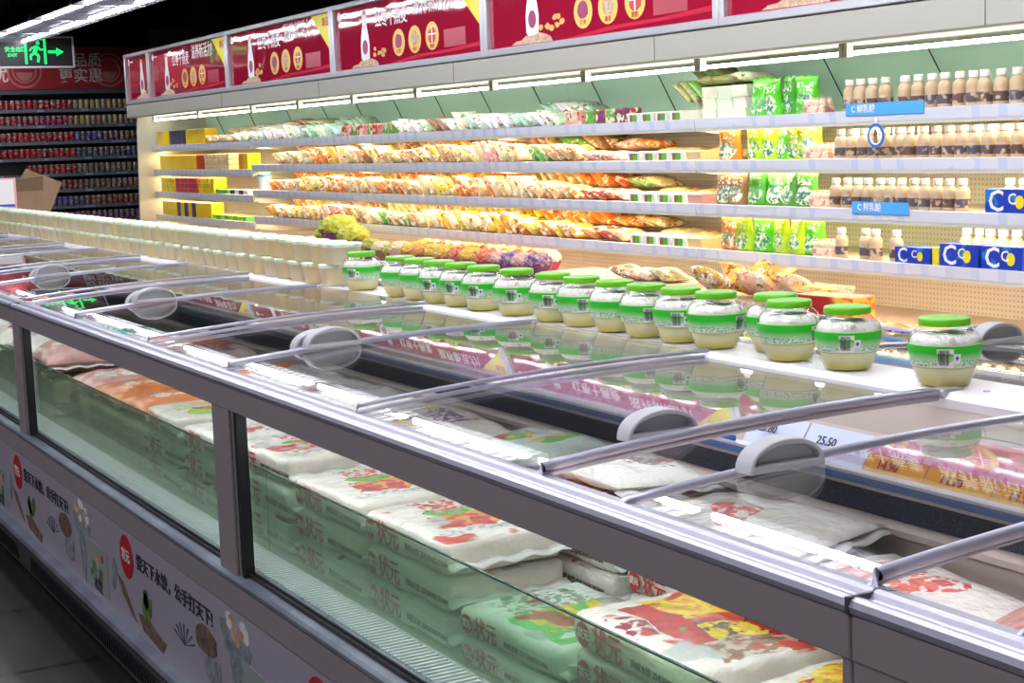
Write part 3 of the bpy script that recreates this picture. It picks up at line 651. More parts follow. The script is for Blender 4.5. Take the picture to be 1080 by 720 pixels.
# sign panels over the case
M['signred'] = mat('glossy crimson sign', (0.34, 0.010, 0.035), 0.05, coat=0.6)
g = G(M['signred']); g.bump(g.noise(g.coord(), 2.2, 1), 0.12, 0.05)
M['signred2'] = mat('bright red ribbon print', (0.55, 0.02, 0.06), 0.2)
def sign(y1, y0, label):
    """y1 is the far (left) edge"""
    t = empty('sign_panel', (0, 0, 0)); tag(t, label, 'sign', 'red advertising panels above the wall case')
    z0, z1, x = 1.912, 2.470, 4.975
    p = boxo('poster', x, x + 0.02, y0 + .03, y1 - .03, z0 + .03, z1 - .03, 'signred', t)
    bm = bmesh.new()
    box(bm, x - .03, x + .05, y0 + .002, y1 - .002, z0, z0 + .045, .006); box(bm, x - .03, x + .05, y0 + .002, y1 - .002, z1 - .04, z1, .006)
    box(bm, x - .028, x + .05, y0 + .002, y0 + .05, z0 + .04, z1 - .035, .006); box(bm, x - .028, x + .05, y1 - .05, y1 - .002, z0 + .04, z1 - .035, .006)
    done('frame', bm, 'silver2', t); boxo('backing', x + .02, x + .05, y0 + .02, y1 - .02, z0 + .02, z1 - .02, 'darkgrey', t)
    xx = x - 0.0012; w = y1 - y0
    Y = lambda d: y1 - d
    full = w > 2
    # bottle print
    bp = [(.55, 2.01), (.525, 2.03), (.52, 2.13), (.535, 2.20), (.56, 2.27), (.56, 2.37), (.57, 2.385), (.63, 2.385), (.64, 2.37), (.64, 2.27), (.665, 2.20), (.68, 2.13), (.675, 2.03), (.65, 2.01)]
    b_ = flat('bottle_print', [(Y(a_), z_) for a_, z_ in bp], xx, 'whiteprint', p)
    flat('bottle_label_print', ellp(Y(.6), 2.11, .048, .055), xx - .0005, 'purpleprint', b_)
    flat('bottle_cap_print', [(Y(.565), 2.355), (Y(.57), 2.386), (Y(.63), 2.386), (Y(.635), 2.355)], xx - .0005, 'tanprint', b_)
    flat('grain_print', [(Y(.33), 1.965), (Y(.38), 1.985), (Y(.46), 1.99), (Y(.52), 2.015), (Y(.60), 2.005), (Y(.68), 2.025), (Y(.76), 2.01), (Y(.82), 1.99), (Y(.84), 1.962)], xx - .0002, 'tanprint', p)
    for k in range(7): flat('grain_print', ellp(Y(.80 + U(-.1, .16)), 2.06 + U(-.03, .05), .03, .018, 8, jit=.3), xx - .0004, 'orangeprint', p)
    flat('logo_print', ellp(Y(.12), 2.375, .035, .035, 12), xx, 'whiteprint', p); boxl = flat('logo_print', [(Y(.17), 2.385), (Y(.17), 2.37), (Y(.28), 2.37), (Y(.28), 2.385)], xx, 'whiteprint', p)
    if not full:
        return t
    text('headline', '红枣十燕麦', 0.14, 'whiteprint', p, (xx, Y(.80), 2.295), sx=.80); text('headline', '滋养新活力!', 0.15, 'whiteprint', p, (xx, Y(1.45), 2.335), sx=.82)
    for k, d in enumerate((1.20, 1.47, 1.75)):
        r_ = flat('badge', ellp(Y(d), 2.105 + k * .004, .103, .098), xx, 'yellowor', p)
        flat('badge_picture', ellp(Y(d), 2.115, .062, .055, 12, jit=.12), xx - .0005, ('purpleprint', 'tanprint', 'printred')[k], r_)
        if k == 2:
            flat('badge_cross', [(Y(d) + .06, 2.12), (Y(d) + .06, 2.13), (Y(d) - .06, 2.13), (Y(d) - .06, 2.12)], xx - .001, 'whiteprint', r_); flat('badge_cross', [(Y(d) + .006, 2.18), (Y(d) - .006, 2.18), (Y(d) - .006, 2.06), (Y(d) + .006, 2.06)], xx - .0012, 'whiteprint', r_)
        text('badge_text', ('红枣', '燕麦', '酸奶')[k], .035, 'printred', r_, (xx - .001, Y(d) + .035, 2.04))
    flat('ribbon_print', [(Y(1.0), 1.962), (Y(1.5), 2.0), (Y(2.0), 2.005), (w and Y(w - .05), 2.03), (Y(w - .05), 2.0), (Y(2.0), 1.985), (Y(1.6), 1.98), (Y(1.2), 1.960)], xx, 'signred2', p)
    tr = flat('corner_triangle', [(Y(w - .46), 2.43), (Y(w - .05), 2.43), (Y(w - .05), 2.10)], xx, 'yellowprint', p)
    text('corner_text', '新品', .075, 'printred', tr, (xx - .001, Y(w - .23), 2.36))
    flat('faded_block', [(Y(w - .62), 2.14), (Y(w - .62), 2.02), (Y(w - .3), 2.02), (Y(w - .3), 2.14)], xx, 'signblock', p)
    return t
M['yellowor'] = mat('yellow orange print', (0.80, 0.52, 0.10), 0.4)
M['purpleprint'] = mat('plum print', (0.30, 0.02, 0.10), 0.4)
M['signblock'] = mat('washed red print', (0.42, 0.05, 0.08), 0.3)
sy = [17.755, 16.83, 14.28, 11.735, 9.18, 6.63, 4.08]
sl = ['short red advertising panel at the left end of the row', 'red advertising panel, second from the left end', 'red advertising panel, third from left, whose yellow corner meets the next frame',
      'red advertising panel in the middle of the photo, its headline fully readable', 'red advertising panel right of centre, its headline cut by the photo top', 'red advertising panel at the top right corner of the photo']
for i in range(6): sign(sy[i], sy[i + 1], sl[i])

# small things on the case front
def clipsign():
    t = empty('shelf_talker', (XS - 0.02, 5.73, 1.33)); tag(t, 'round blue and white ring sign hanging from the top shelf edge', 'sign')
    bm = bmesh.new(); n = 32
    for ra, rb, xx, mm_, nm_ in ((.058, .044, -.004, 'blueprint2', 'outer_ring'), (.044, .036, -.004, 'whiteprint', 'inner_ring')):
        bm = bmesh.new(); v = []
        for r_ in (ra, rb):
            for xq in (xx, xx + .003): v.append([bm.verts.new((xq, r_ * math.cos(2 * PI * i / n), r_ * math.sin(2 * PI * i / n))) for i in range(n)])
        for a_, b_ in ((0, 1), (1, 3), (3, 2), (2, 0)):
            for i in range(n): bm.faces.new((v[a_][i], v[a_][(i + 1) % n], v[b_][(i + 1) % n], v[b_][i]))
        done(nm_, bm, mm_, t)
    bm = bmesh.new(); prism(bm, [(-.012, -.035), (-.012, .01), (-.006, .03), (.006, .03), (.012, .01), (.012, -.035)], -.005, -.002, 'x'); done('bottle_picture', bm, 'brownprint', t)
    boxo('hanger', -.003, 0, -.006, .006, .05, .085, 'whiteprint', t)
M['blueprint2'] = mat('cobalt print', (0.02, 0.16, 0.55), 0.35)
clipsign()
for (ya, yb_, z, lab) in ((5.42, 5.95, SHZ[0], 'light blue promotional strip on the top shelf edge'), (5.62 - .1, 5.86 + .05, SHZ[2], 'light blue promotional strip on the third shelf edge')):
    t = boxo('promotion_strip', XS - .016, XS - .011, ya, yb_, z - .012, z + .046, 'lightblue', None); tag(t, lab, 'sign')
    text('strip_text', 'C 鲜乳酸', .042, 'whiteprint', t, (XS - .017, yb_ - .04, z + .018))

# ------------------------------------------------------------------ merchandise prototypes
def pillow(w, d, h, nx=10, ny=12, crimp=0.06, wr=0.08, seed=0):
    bm = bmesh.new(); top = {}; bot = {}
    for i in range(nx + 1):
        for j in range(ny + 1):
            u = -1 + 2 * i / nx; v = -1 + 2 * j / ny
            vv = min(1, abs(v) / (1 - crimp))
            hh = (max(0, 1 - abs(u) ** 3.2)) ** .5 * (max(0, 1 - vv ** 3.0)) ** .55
            x = u * w / 2 * (1 - .05 * (1 - abs(v) ** 2)); y = v * d / 2 * (1 - .03 * (1 - abs(u)))
            nz_ = noise.noise(Vector((u * 2.3 + seed, v * 2.3, seed * 1.7))) * wr * h
            top[i, j] = bm.verts.new((x, y, h / 2 * hh + nz_ * hh + 0.0005))
            bot[i, j] = bm.verts.new((x, y, -h / 2 * hh + nz_ * hh * .5 - 0.0005))
    for i in range(nx):
        for j in range(ny):
            bm.faces.new((top[i, j], top[i + 1, j], top[i + 1, j + 1], top[i, j + 1])); bm.faces.new((bot[i, j], bot[i, j + 1], bot[i + 1, j + 1], bot[i + 1, j]))
    for i in range(nx):
        bm.faces.new((top[i, 0], bot[i, 0], bot[i + 1, 0], top[i + 1, 0])); bm.faces.new((top[i, ny], top[i + 1, ny], bot[i + 1, ny], bot[i, ny]))
    for j in range(ny):
        bm.faces.new((top[0, j], top[0, j + 1], bot[0, j + 1], bot[0, j])); bm.faces.new((top[nx, j], bot[nx, j], bot[nx, j + 1], top[nx, j + 1]))
    return bm
def mesh_of(bm, m, smooth=True):
    me = bpy.data.meshes.new('m'); bmesh.ops.recalc_face_normals(bm, faces=bm.faces)
    if smooth:
        for f in bm.faces: f.smooth = True
    bm.to_mesh(me); bm.free(); setmat(me, m); return me
ME = {}
for k in range(3):
    ME['bag%d' % k] = mesh_of(pillow(.22, .20, .055, seed=k * 3.1), 'film')
    ME['pbag%d' % k] = mesh_of(pillow(.22, .20, .055, seed=k * 3.1 + 9), 'filmp')
ME['slim'] = mesh_of(pillow(.18, .10, .03, seed=5), 'film')
def upright(w, h, d, seed, m):
    bm = bmesh.new(); nx, nz = 10, 12; A = {}; B = {}
    for i in range(nx + 1):
        for j in range(nz + 1):
            u = -1 + 2 * i / nx; v = j / nz
            fat = (1 - abs(u) ** 3) ** .5 if abs(u) < 1 else 0
            prof = d / 2 * min(1, 1.15 * (1 - v) ** .55 + 0.0) * (0.55 + .45 * min(1, v * 8))
            x = prof * max(fat, 0.03) + .002; wob = noise.noise(Vector((u * 2 + seed, v * 3, seed))) * .006
            yy = u * w / 2 * (1 - .10 * math.sin(v * PI) * .6); zz = v * h + (.004 * math.sin(u * 9 + seed) if j == nz else 0)
            A[i, j] = bm.verts.new((-x + wob, yy, zz)); B[i, j] = bm.verts.new((x + wob, yy, zz))
    for i in range(nx):
        for j in range(nz):
            bm.faces.new((A[i, j], A[i, j + 1], A[i + 1, j + 1], A[i + 1, j])); bm.faces.new((B[i, j], B[i + 1, j], B[i + 1, j + 1], B[i, j + 1]))
    for j in range(nz):
        bm.faces.new((A[0, j], B[0, j], B[0, j + 1], A[0, j + 1])); bm.faces.new((A[nx, j], A[nx, j + 1], B[nx, j + 1], B[nx, j]))
    for i in range(nx):
        bm.faces.new((A[i, 0], A[i + 1, 0], B[i + 1, 0], B[i, 0])); bm.faces.new((A[i, nz], B[i, nz], B[i + 1, nz], A[i + 1, nz]))
    return mesh_of(bm, m)
ME['stand0'] = upright(.17, .235, .085, 1.0, 'filmg'); ME['stand1'] = upright(.16, .225, .08, 4.0, 'filmg')
bm = bmesh.new(); box(bm, -.075, .075, -.055, .055, 0, .055, .007); ME['carton'] = mesh_of(bm, 'plain', False)
bm = bmesh.new(); box(bm, -.07, .07, -.063, .063, 0, .165, .004); ME['tallcarton'] = mesh_of(bm, 'plain', False)
bm = bmesh.new(); box(bm, -.07, .07, -.05, .05, 0, .10, .012); ME['midcarton'] = mesh_of(bm, 'film', False)
bm = bmesh.new(); prism(bm, [(-.075, .0), (-.085, .058), (-.08, .062), (.08, .062), (.085, .058), (.075, 0)], -.068, .068); ME['traytub'] = mesh_of(bm, 'plain', False)
bm = bmesh.new(); prism(bm, [(-.001, 0), (-.001, .045), (.001, .045), (.001, 0)], -.038, .038); ME['squarelabel'] = mesh_of(bm, 'labelgreen', False)
def bunchmesh():
    bm = bmesh.new(); lathe(bm, [(0.012, 0), (0.03, 0.01), (0.055, 0.09), (0.075, 0.14), (0.07, 0.15)], 20)
    for v in bm.verts: v.co.x *= 1 + .12 * noise.noise(v.co * 40); v.co.y *= 1 + .12 * noise.noise(v.co * 37)
    return mesh_of(bm, 'plain')
def frillmesh():
    bm = bmesh.new(); bmesh.ops.create_icosphere(bm, subdivisions=4, radius=.082)
    for v in bm.verts:
        n_ = v.co.normalized(); d_ = 1 + .22 * noise.noise(n_ * 5) + .16 * noise.noise(n_ * 13) + .09 * noise.noise(n_ * 30); v.co = n_ * .08 * d_; v.co.z = v.co.z * .62 + .165
    return mesh_of(bm, 'leafy')
ME['wrap'] = bunchmesh(); ME['frill'] = frillmesh()

runs = {}
def item(name, me, loc, rot, color, label, cat, group, kids=()):
    o = bpy.data.objects.new(name, ME[me] if isinstance(me, str) else me); COL.objects.link(o)
    o.location = loc; o.rotation_euler = rot; o.color = (*color, 1)
    tag(o, label, cat, group)
    return o
def child(name, me, parent, loc=(0, 0, 0), color=None, rot=(0, 0, 0)):
    o = bpy.data.objects.new(name, ME[me] if isinstance(me, str) else me); COL.objects.link(o); o.parent = parent; o.location = loc; o.rotation_euler = rot
    if color: o.color = (*color, 1)
    return o
SN = ['top shelf', 'second shelf', 'third shelf', 'fourth shelf']
C = dict(beige=(.62, .40, .16), cream=(.70, .54, .28), yellow=(.78, .52, .06), orange=(.78, .24, .03), red=(.62, .06, .03), brown=(.34, .17, .08), white=(.80, .78, .72),
         green=(.15, .42, .08), teal=(.45, .68, .52), pale=(.74, .80, .64), pink=(.78, .38, .32), lime=(.42, .72, .03), silver=(.72, .72, .74), purple=(.20, .06, .14), black=(.04, .04, .05), olive=(.38, .42, .16), magenta=(.45, .06, .14))
def jit(c, a=.12): return tuple(min(1, max(0, v * (1 + U(-a, a)))) for v in c)
def leaning(sh, ya, yb_, cols, mesh='bag', pitch=.115, tilt=40, layers=2, where='', kind='bag', z=None, xs=(5.345, 5.60), hgt=1.0):
    """shingled bags from ya (left, far) to yb_ (right, near)"""
    zz = (SHZ[sh] if z is None else z); n = int((ya - yb_) / pitch)
    for L in range(layers):
        for i in range(n):
            y = ya - pitch * (i + .5) + U(-.012, .012); ck = cols[int(i * len(cols) / n + U(-.7, .7)) % len(cols)] if n else cols[0]
            x = xs[0] + U(-.012, .012) if L != 1 else xs[1] + U(-.01, .01)
            tl = R((tilt + U(-9, 9)) * (1 if (i // 7) % 3 else .7)); lift = .030 + .5 * .17 * abs(math.sin(tl)) * .8 * hgt
            if L == 1: lift += .07
            key = mesh + str(random.randrange(3)) if mesh in ('bag', 'pbag') else mesh
            kn = {'bag': 'food bag' if ck in ('orange', 'red', 'pink', 'green', 'brown') else 'noodle bag', 'pbag': 'bean curd bag'}[mesh]
            o = item(kn.replace(' ', '_'), key, (x, y, zz + lift), (tl, U(-.06, .06), U(-.12, .12)), jit(C[ck]),
                     '%s %s, %s, %s, %s row, %s from left' % (ck, kn, SN[sh] if z is None or z > .5 else 'deck', where, ('front', 'back')[L], nth(i + 1)), 'bag', '%ss on the %s %s' % (kn, SN[sh], where))
            o.scale = (U(.9, 1.05), U(.88, 1.05), hgt)
def flats(sh, ya, yb_, col, where, pitch=.13, stack=2, name='tray', me='traytub', lab=None, z=None, x=5.33, labcol=None, every=1, catn='food tray', dz=.063, rows=1):
    n = int((ya - yb_) / pitch); zz = SHZ[sh] if z is None else z
    for r_ in range(rows):
        for s in range(stack):
            for i in range(n):
                y = ya - pitch * (i + .5)
                cc = col if isinstance(col, str) else col[(i + s) % len(col)]
                o = item(name, me, (x + r_ * .19 + U(-.006, .006), y + U(-.004, .004), zz + s * dz + .0005), (0, 0, U(-.04, .04) * (4 if 'bean' in catn else 1)), jit(C[cc], .08),
                         '%s %s %s, %s layer, %s from left' % (cc, catn, where, ('lowest', 'second', 'third', 'fourth')[s], nth(i + 1)), catn, '%s %s' % (catn, where))
                if lab and r_ == 0: child('square_label', lab, o, (-.083, 0, .007), C['green'])
for nm_, col in (('lab', (.12, .38, .05)),):
    M['labelgreen'] = mat('green and brown square label', col, .4); g = G(M['labelgreen']); g.base(g.mix(g.step(g.sep(g.coord('Generated'))[1], .55, .05), (.10, .42, .04), (.24, .12, .06)))

# bottles
def bottle_proto():
    t = empty('milk_drink_bottle')
    bm = bmesh.new(); lathe(bm, [(.030, 0), (.0335, .004), (.0335, .062), (.0325, .068), (.031, .072), (.0325, .076), (.0325, .098), (.029, .110), (.020, .120), (.0175, .124), (.0175, .132)], 18); done('bottle_body', bm, 'milk', t, smooth=True)
    bm = bmesh.new(); lathe(bm, [(.0343, .018), (.0343, .068)], 18, cap=False); done('bottle_label', bm, 'blabel', t, smooth=True)
    bm = bmesh.new(); lathe(bm, [(.0215, .128), (.0215, .152), (.0195, .155), (0, .155)], 16, cap=False); done('cap', bm, 'bcap', t, smooth=True)
    return t
M['milk'] = mat('cream bottle plastic', (.60, .44, .28), .3); M['bcap'] = mat('white bottle cap', (.86, .82, .76), .35)
M['blabel'] = mat('brown printed bottle label', (.5, .4, .35), .4); g = G(M['blabel']); oi = g.node('ShaderNodeObjectInfo'); rr_ = g.math('MULTIPLY', oi.outputs['Random'], 30.)
co = g.coord('Object'); zz_ = g.sep(co)[2]
n1 = g.noise(co, 38, 1, rr_); g.base(g.mix(g.math('MULTIPLY', g.step(n1, .42, .04), g.math('MULTIPLY', g.math('GREATER_THAN', zz_, .024), g.math('LESS_THAN', zz_, .064))), (.52, .40, .28), g.mix(oi.outputs['Random'], (.13, .06, .04), (.09, .09, .13))))
bp_ = bottle_proto(); bfirst = True
def bottles(sh, ys, where, x=5.30, z=None, s=1.0):
    global bfirst
    for i, y in enumerate(sorted(ys, reverse=True)):
        o = bp_ if bfirst else copy_tree(bp_); bfirst = False
        o.location = (x + U(-.006, .006), y, (SHZ[sh] if z is None else z) + .0005); o.rotation_euler.z = U(0, 6); o.scale = (s, s, s)
        tag(o, 'cream plastic drink bottle %s, %s from left' % (where, nth(i + 1)), 'bottle', 'cream drink bottles on the wall case')
        yield_ = o
rg = lambda a, b, n: [a + (b - a) * i / (n - 1) for i in range(n)]
bottles(0, rg(6.03, 5.77, 4), 'on the top shelf, group of four', s=1.08); bottles(0, rg(5.64, 5.20, 6), 'on the top shelf, group of six', s=1.08); bottles(0, rg(5.13, 4.85, 4), 'on the top shelf at right edge', s=1.08)
bottles(1, rg(6.10, 4.86, 16), 'on the second shelf'); bottles(2, rg(6.13, 5.27, 12), 'on the third shelf'); bottles(2, [5.05, 4.97], 'on the third shelf behind the blue carton', x=5.37)
bottles(3, [6.09], 'alone on the fourth shelf'); bottles(3, [5.92, 5.85], 'pair on the fourth shelf'); bottles(3, [5.70], 'on the fourth shelf beside the blue cartons')
bottles(3, rg(5.36, 4.82, 8), 'behind the blue cartons', x=5.42, s=1.1)
for r2 in range(1): bottles(1, rg(6.08, 4.9, 14), 'on the second shelf, back row', x=5.40)
# four-packs of small bottles
def fourpack(y, sh, lab):
    t = empty('small_bottle_pack', (5.31, y, SHZ[sh] + .0005)); tag(t, lab, 'bottle pack', 'shrink-wrapped small bottle packs')
    for k in range(8):
        bm = bmesh.new(); lathe(bm, [(.018, 0), (.0195, .003), (.0195, .04), (.015, .048), (.0195, .056), (.0195, .072), (.012, .082), (.014, .084), (.014, .09), (0, .09)], 12); done('small_bottle', bm, 'milkp', t, ((k // 4) * .04, (k % 4 - 1.5) * .0395, 0), smooth=True)
    boxo('wrap', -.021, .062, -.08, .08, .012, .045, 'wrapband', t, .006)
M['milkp'] = mat('peach bottle plastic', (.78, .58, .44), .3); M['wrapband'] = mat('printed shrink band', (.7, .5, .4), .3)
g = G(M['wrapband']); g.base(g.mix(g.step(g.noise(g.coord(), 30, 2), .52, .03), (.74, .56, .42), (.50, .20, .20)))
for sh in range(4): fourpack(6.30 - sh * .02, sh, 'shrink-wrapped pack of small bottles right of the green bags, %s' % SN[sh])
# blue cartons with a white C
def bluebox(ya, yb_, z, h, lab):
    t = boxo('drink_carton', 5.245, 5.33, yb_, ya, z + .0005, z + h, 'blueprint3', None, .003); tag(t, lab, 'carton', 'blue drink cartons with a white letter')
    w = ya - yb_; text('letter', 'C', h * 1.15, 'whiteprint', t, (5.2435, ya - .02, z + h * .5)); text('letter', 'C', h * .6, 'whiteprint', t, (5.2435, ya - w * .48, z + h * .6))
    e_ = flat('yellow_badge', ellp(ya - w * .72, z + h * .5, h * .22, h * .26), 5.2435, 'yellowprint', t)
M['blueprint3'] = mat('royal blue carton', (.012, .045, .42), .3)
g = G(M['blueprint3']); g.base(g.mix(g.step(g.noise(g.coord(), 12, 2), .58, .03), (.012, .045, .42), (.02, .20, .50)))
bluebox(5.655, 5.42, SHZ[3], .085, 'blue carton with white C, left of the yellow-ended carton'); bluebox(5.36, 5.12, SHZ[3], .112, 'tall blue carton with white C, second from left on the fourth shelf')
bluebox(5.10, 4.86, SHZ[3], .112, 'blue carton with white C at the right edge, fourth shelf'); bluebox(5.08, 4.80, SHZ[2], .115, 'blue carton with white C on the third shelf, right edge')
t = boxo('yellow_carton', 5.25, 5.33, 5.37, 5.412, SHZ[3] + .0005, SHZ[3] + .09, 'yellowprint', None, .003); tag(t, 'narrow yellow carton between two blue cartons on the fourth shelf', 'carton')
# upright bags
def bags(sh, ys, cols, where, h=1.0):
    for i, y in enumerate(ys):
        c_ = cols[i % len(cols)]
        o = item('snack_bag', 'stand%d' % (i % 2), (5.33 + U(-.01, .02), y, SHZ[sh] + .002), (U(-.05, .05), U(-.1, .04), U(-.35, .35)), jit(C[c_], .1),
                 '%s upright bag, %s, %s, %s from left' % (c_, SN[sh], where, nth(i + 1)), 'bag', 'upright bags on the %s' % SN[sh]); o.scale = (1, .92, h)
bags(0, [6.80, 6.66, 6.52, 6.40], ['green2', 'green2', 'green3'], 'left of the bottles', .92) if False else None
C['bright green'] = (.10, .60, .02); C['leaf green'] = (.08, .36, .04); C['lime'] = (.48, .70, .02)
bags(0, [6.79, 6.65, 6.52, 6.385], ['bright green', 'bright green', 'leaf green'], 'right of the pale packs', .90)
bags(1, [7.05], ['orange'], 'orange one', .82); bags(1, [6.82, 6.70, 6.58, 6.46, 6.37], ['lime', 'lime', 'bright green', 'lime'], 'left of the small bottle pack', .86)
bags(2, [7.07, 6.97], ['brown'], 'brown pair', .80); bags(2, [6.80, 6.66, 6.52, 6.40], ['leaf green'], 'left of the small bottle pack', .82)
bags(3, [7.05], ['orange'], 'orange one', .82); bags(3, [6.92, 6.76, 6.60, 6.46, 6.36], ['lime', 'bright green', 'lime'], 'left of the small bottle pack', .84)
# trays with square labels
for sh, st in ((0, 1), (1, 1), (2, 1), (3, 1)): flats(sh, 7.98, 7.36, 'white', 'with green label on the ' + SN[sh], lab='squarelabel', stack=1, x=5.34, catn='tofu tray', rows=1, pitch=.15)
for sh in (1, 2, 3): leaning(sh, 7.95, 7.15, ['cream', 'beige', 'cream'], mesh='pbag', layers=1, tilt=12, where='behind the labelled trays', kind='bag', xs=(5.58, 5.6), pitch=.13)
flats(1, 7.36, 7.14, 'cream', 'right of labelled trays, second shelf', stack=1, catn='tofu pack', name='tofu_pack')
flats(2, 7.34, 7.20, 'pink', 'right of labelled trays, third shelf', stack=1, catn='meat tray', name='meat_tray')
flats(3, 7.36, 7.12, 'cream', 'right of labelled trays, fourth shelf', stack=1, catn='tofu pack', name='tofu_pack')
# top shelf: stacked pale packs and heap
flats(0, 7.36, 6.90, 'pale', 'heaped beside the green bags', stack=3, catn='bean pack', name='bean_pack', x=5.45, pitch=.142, dz=.063, rows=1)
flats(0, 7.62, 7.36, 'pale', 'behind the labelled trays, top shelf', stack=2, catn='bean pack', name='bean_pack', x=5.60, pitch=.142)
leaning(0, 7.40, 6.95, ['olive', 'pale'], mesh='pbag', layers=1, tilt=10, where='on the pale packs', z=SHZ[0] + .20, xs=(5.50, 5.5), pitch=.10)
leaning(0, 7.66, 7.36, ['olive', 'green', 'olive'], mesh='pbag', layers=2, tilt=55, where='crumpled heap by the lamp', z=SHZ[0] + .10, xs=(5.50, 5.66), pitch=.08)
leaning(0, 7.34, 6.98, ['pale', 'olive', 'pale'], mesh='pbag', layers=1, tilt=60, where='standing crumpled bags', z=SHZ[0] + .12, xs=(5.64, 5.6), pitch=.09)
flats(0, 8.45, 8.0, ['green', 'purple'], 'left of the labelled trays, top shelf', stack=1, catn='sausage pack', name='sausage_pack', pitch=.11, me='midcarton')
flats(0, 8.72, 8.45, 'pink', 'between green and silver packs', stack=1, catn='sausage pack', name='sausage_pack', pitch=.105, me='midcarton')
leaning(0, 9.40, 8.72, ['teal', 'white', 'teal'], mesh='pbag', where='left of the pink packs', pitch=.10, hgt=.9)
leaning(0, 9.95, 9.40, ['silver', 'white'], mesh='pbag', where='in the silver stretch', layers=1, pitch=.12)
leaning(0, 11.30, 9.95, ['white', 'pale', 'brown', 'pale', 'teal'], mesh='pbag', where='in the pale stretch', layers=1, pitch=.15, tilt=38)
flats(0, 12.35, 11.30, ['red', 'pink', 'green'], 'in the red and green stretch, top shelf', stack=1, catn='sausage pack', name='sausage_pack', pitch=.105, me='midcarton')
leaning(0, 15.1, 12.45, ['pale', 'white', 'pale', 'teal'], mesh='pbag', where='left of the red packs', pitch=.12, tilt=30)
leaning(0, 13.9, 13.0, ['brown', 'olive', 'cream'], mesh='pbag', where='high heap at the left', pitch=.12, layers=1, z=SHZ[0] + .10, xs=(5.5, 5.5), tilt=20)
leaning(0, 15.9, 15.15, ['cream', 'beige'], mesh='bag', where='beside the yellow cartons', pitch=.12, tilt=15)
# noodle stretches
leaning(1, 8.45, 7.98, ['pink', 'orange'], where='just left of the labelled trays', pitch=.12, tilt=10, layers=2)
leaning(1, 9.20, 8.45, ['green', 'beige', 'brown'], where='left of the pink packs', pitch=.11)
leaning(1, 14.0, 9.20, ['beige', 'cream', 'beige', 'orange', 'yellow', 'cream', 'beige', 'brown', 'beige', 'cream', 'yellow', 'beige', 'cream', 'pink', 'cream'], where='in the long noodle run')
leaning(2, 8.50, 7.98, ['red', 'green', 'cream'], where='just left of the labelled trays', pitch=.12, tilt=18)
leaning(2, 14.1, 8.50, ['orange', 'beige', 'yellow', 'cream', 'orange', 'beige', 'cream', 'orange', 'beige', 'cream', 'yellow', 'orange', 'beige', 'cream', 'beige', 'orange'], where='in the long noodle run')
leaning(3, 8.50, 7.98, ['orange', 'red', 'beige'], where='just left of the labelled trays', pitch=.12, tilt=18)
leaning(3, 14.2, 8.50, ['orange', 'cream', 'yellow', 'beige', 'pink', 'beige', 'cream', 'green', 'beige', 'cream', 'yellow', 'cream', 'yellow', 'orange', 'yellow', 'orange'], where='in the long noodle run')
# left bay, yellow cartons
def carton_run(sh, ya, yb_, cols, where, pitch=.13, stack=1, me='tallcarton', z=None, dz=.166):
    n = int(round((ya - yb_) / pitch))
    for s in range(stack):
        for i in range(n):
            cc = cols[i % len(cols)]
            item('food_carton', me, (5.32, ya - pitch * (i + .5), SHL[sh] + .0005 + s * dz), (0, 0, U(-.03, .03)), jit(C[cc], .08),
                 '%s food carton %s, %s level, %s from left' % (cc, where, ('lower', 'upper', 'top')[s], nth(i + 1)), 'carton', 'food cartons ' + where)
C['yellow'] = (.85, .60, .02); C['navy'] = (.05, .05, .12)
carton_run(0, 17.65, 17.39, ['yellow'], 'at the left end of the top shelf'); carton_run(0, 17.2, 16.68, ['navy'], 'navy group on the top shelf', stack=1)
carton_run(0, 16.6, 15.95, ['yellow', 'yellow'], 'right of the navy cartons', stack=1)

carton_run(1, 17.6, 16.30, ['yellow'], 'at the left end of the second shelf', stack=1); carton_run(1, 17.6, 17.2, ['orange'], 'on the yellow cartons, second shelf', stack=0)
carton_run(1, 16.28, 16.02, ['red'], 'red pair on the second shelf', stack=1); carton_run(1, 16.0, 15.22, ['cream'], 'right of the red cartons, second shelf', stack=3, me='carton', dz=.056)
carton_run(1, 14.95, 14.69, ['orange', 'yellow'], 'near the bay joint, second shelf', stack=1)
carton_run(2, 17.6, 17.08, ['yellow'], 'at the left end of the third shelf', me='carton', stack=3, dz=.056); carton_run(2, 17.06, 16.28, ['magenta', 'red'], 'magenta group, third shelf', me='carton', stack=3, dz=.056)
carton_run(2, 16.26, 15.74, ['yellow'], 'right of the magenta cartons, third shelf', me='carton', stack=3, dz=.056); carton_run(2, 15.7, 15.31, ['green'], 'green group, third shelf', me='carton')
carton_run(2, 15.25, 14.73, ['black', 'silver'], 'dark group by the bay joint, third shelf', me='carton')
carton_run(3, 17.6, 17.08, ['yellow'], 'at the left end of the fourth shelf'); carton_run(3, 17.06, 16.41, ['navy', 'yellow'], 'dark and yellow group, fourth shelf'); carton_run(3, 16.4, 15.88, ['yellow'], 'yellow group, fourth shelf')
carton_run(3, 15.85, 14.81, ['lime', 'green'], 'green group, fourth shelf', me='carton')
t = empty('yogurt_bucket', (5.31, 14.40, SHZ[2] + .0005)); tag(t, 'white and teal yogurt bucket at the bay joint on the third shelf', 'bucket')
bm = bmesh.new(); lathe(bm, [(.06, 0), (.07, .13), (.072, .14)], 20); done('bucket_body', bm, 'white', t, smooth=True); bm = bmesh.new(); lathe(bm, [(.074, .138), (.074, .155), (0, .156)], 20, cap=False); done('bucket_lid', bm, 'tealm', t, smooth=True)
M['tealm'] = mat('teal plastic', (.05, .45, .42), .35)

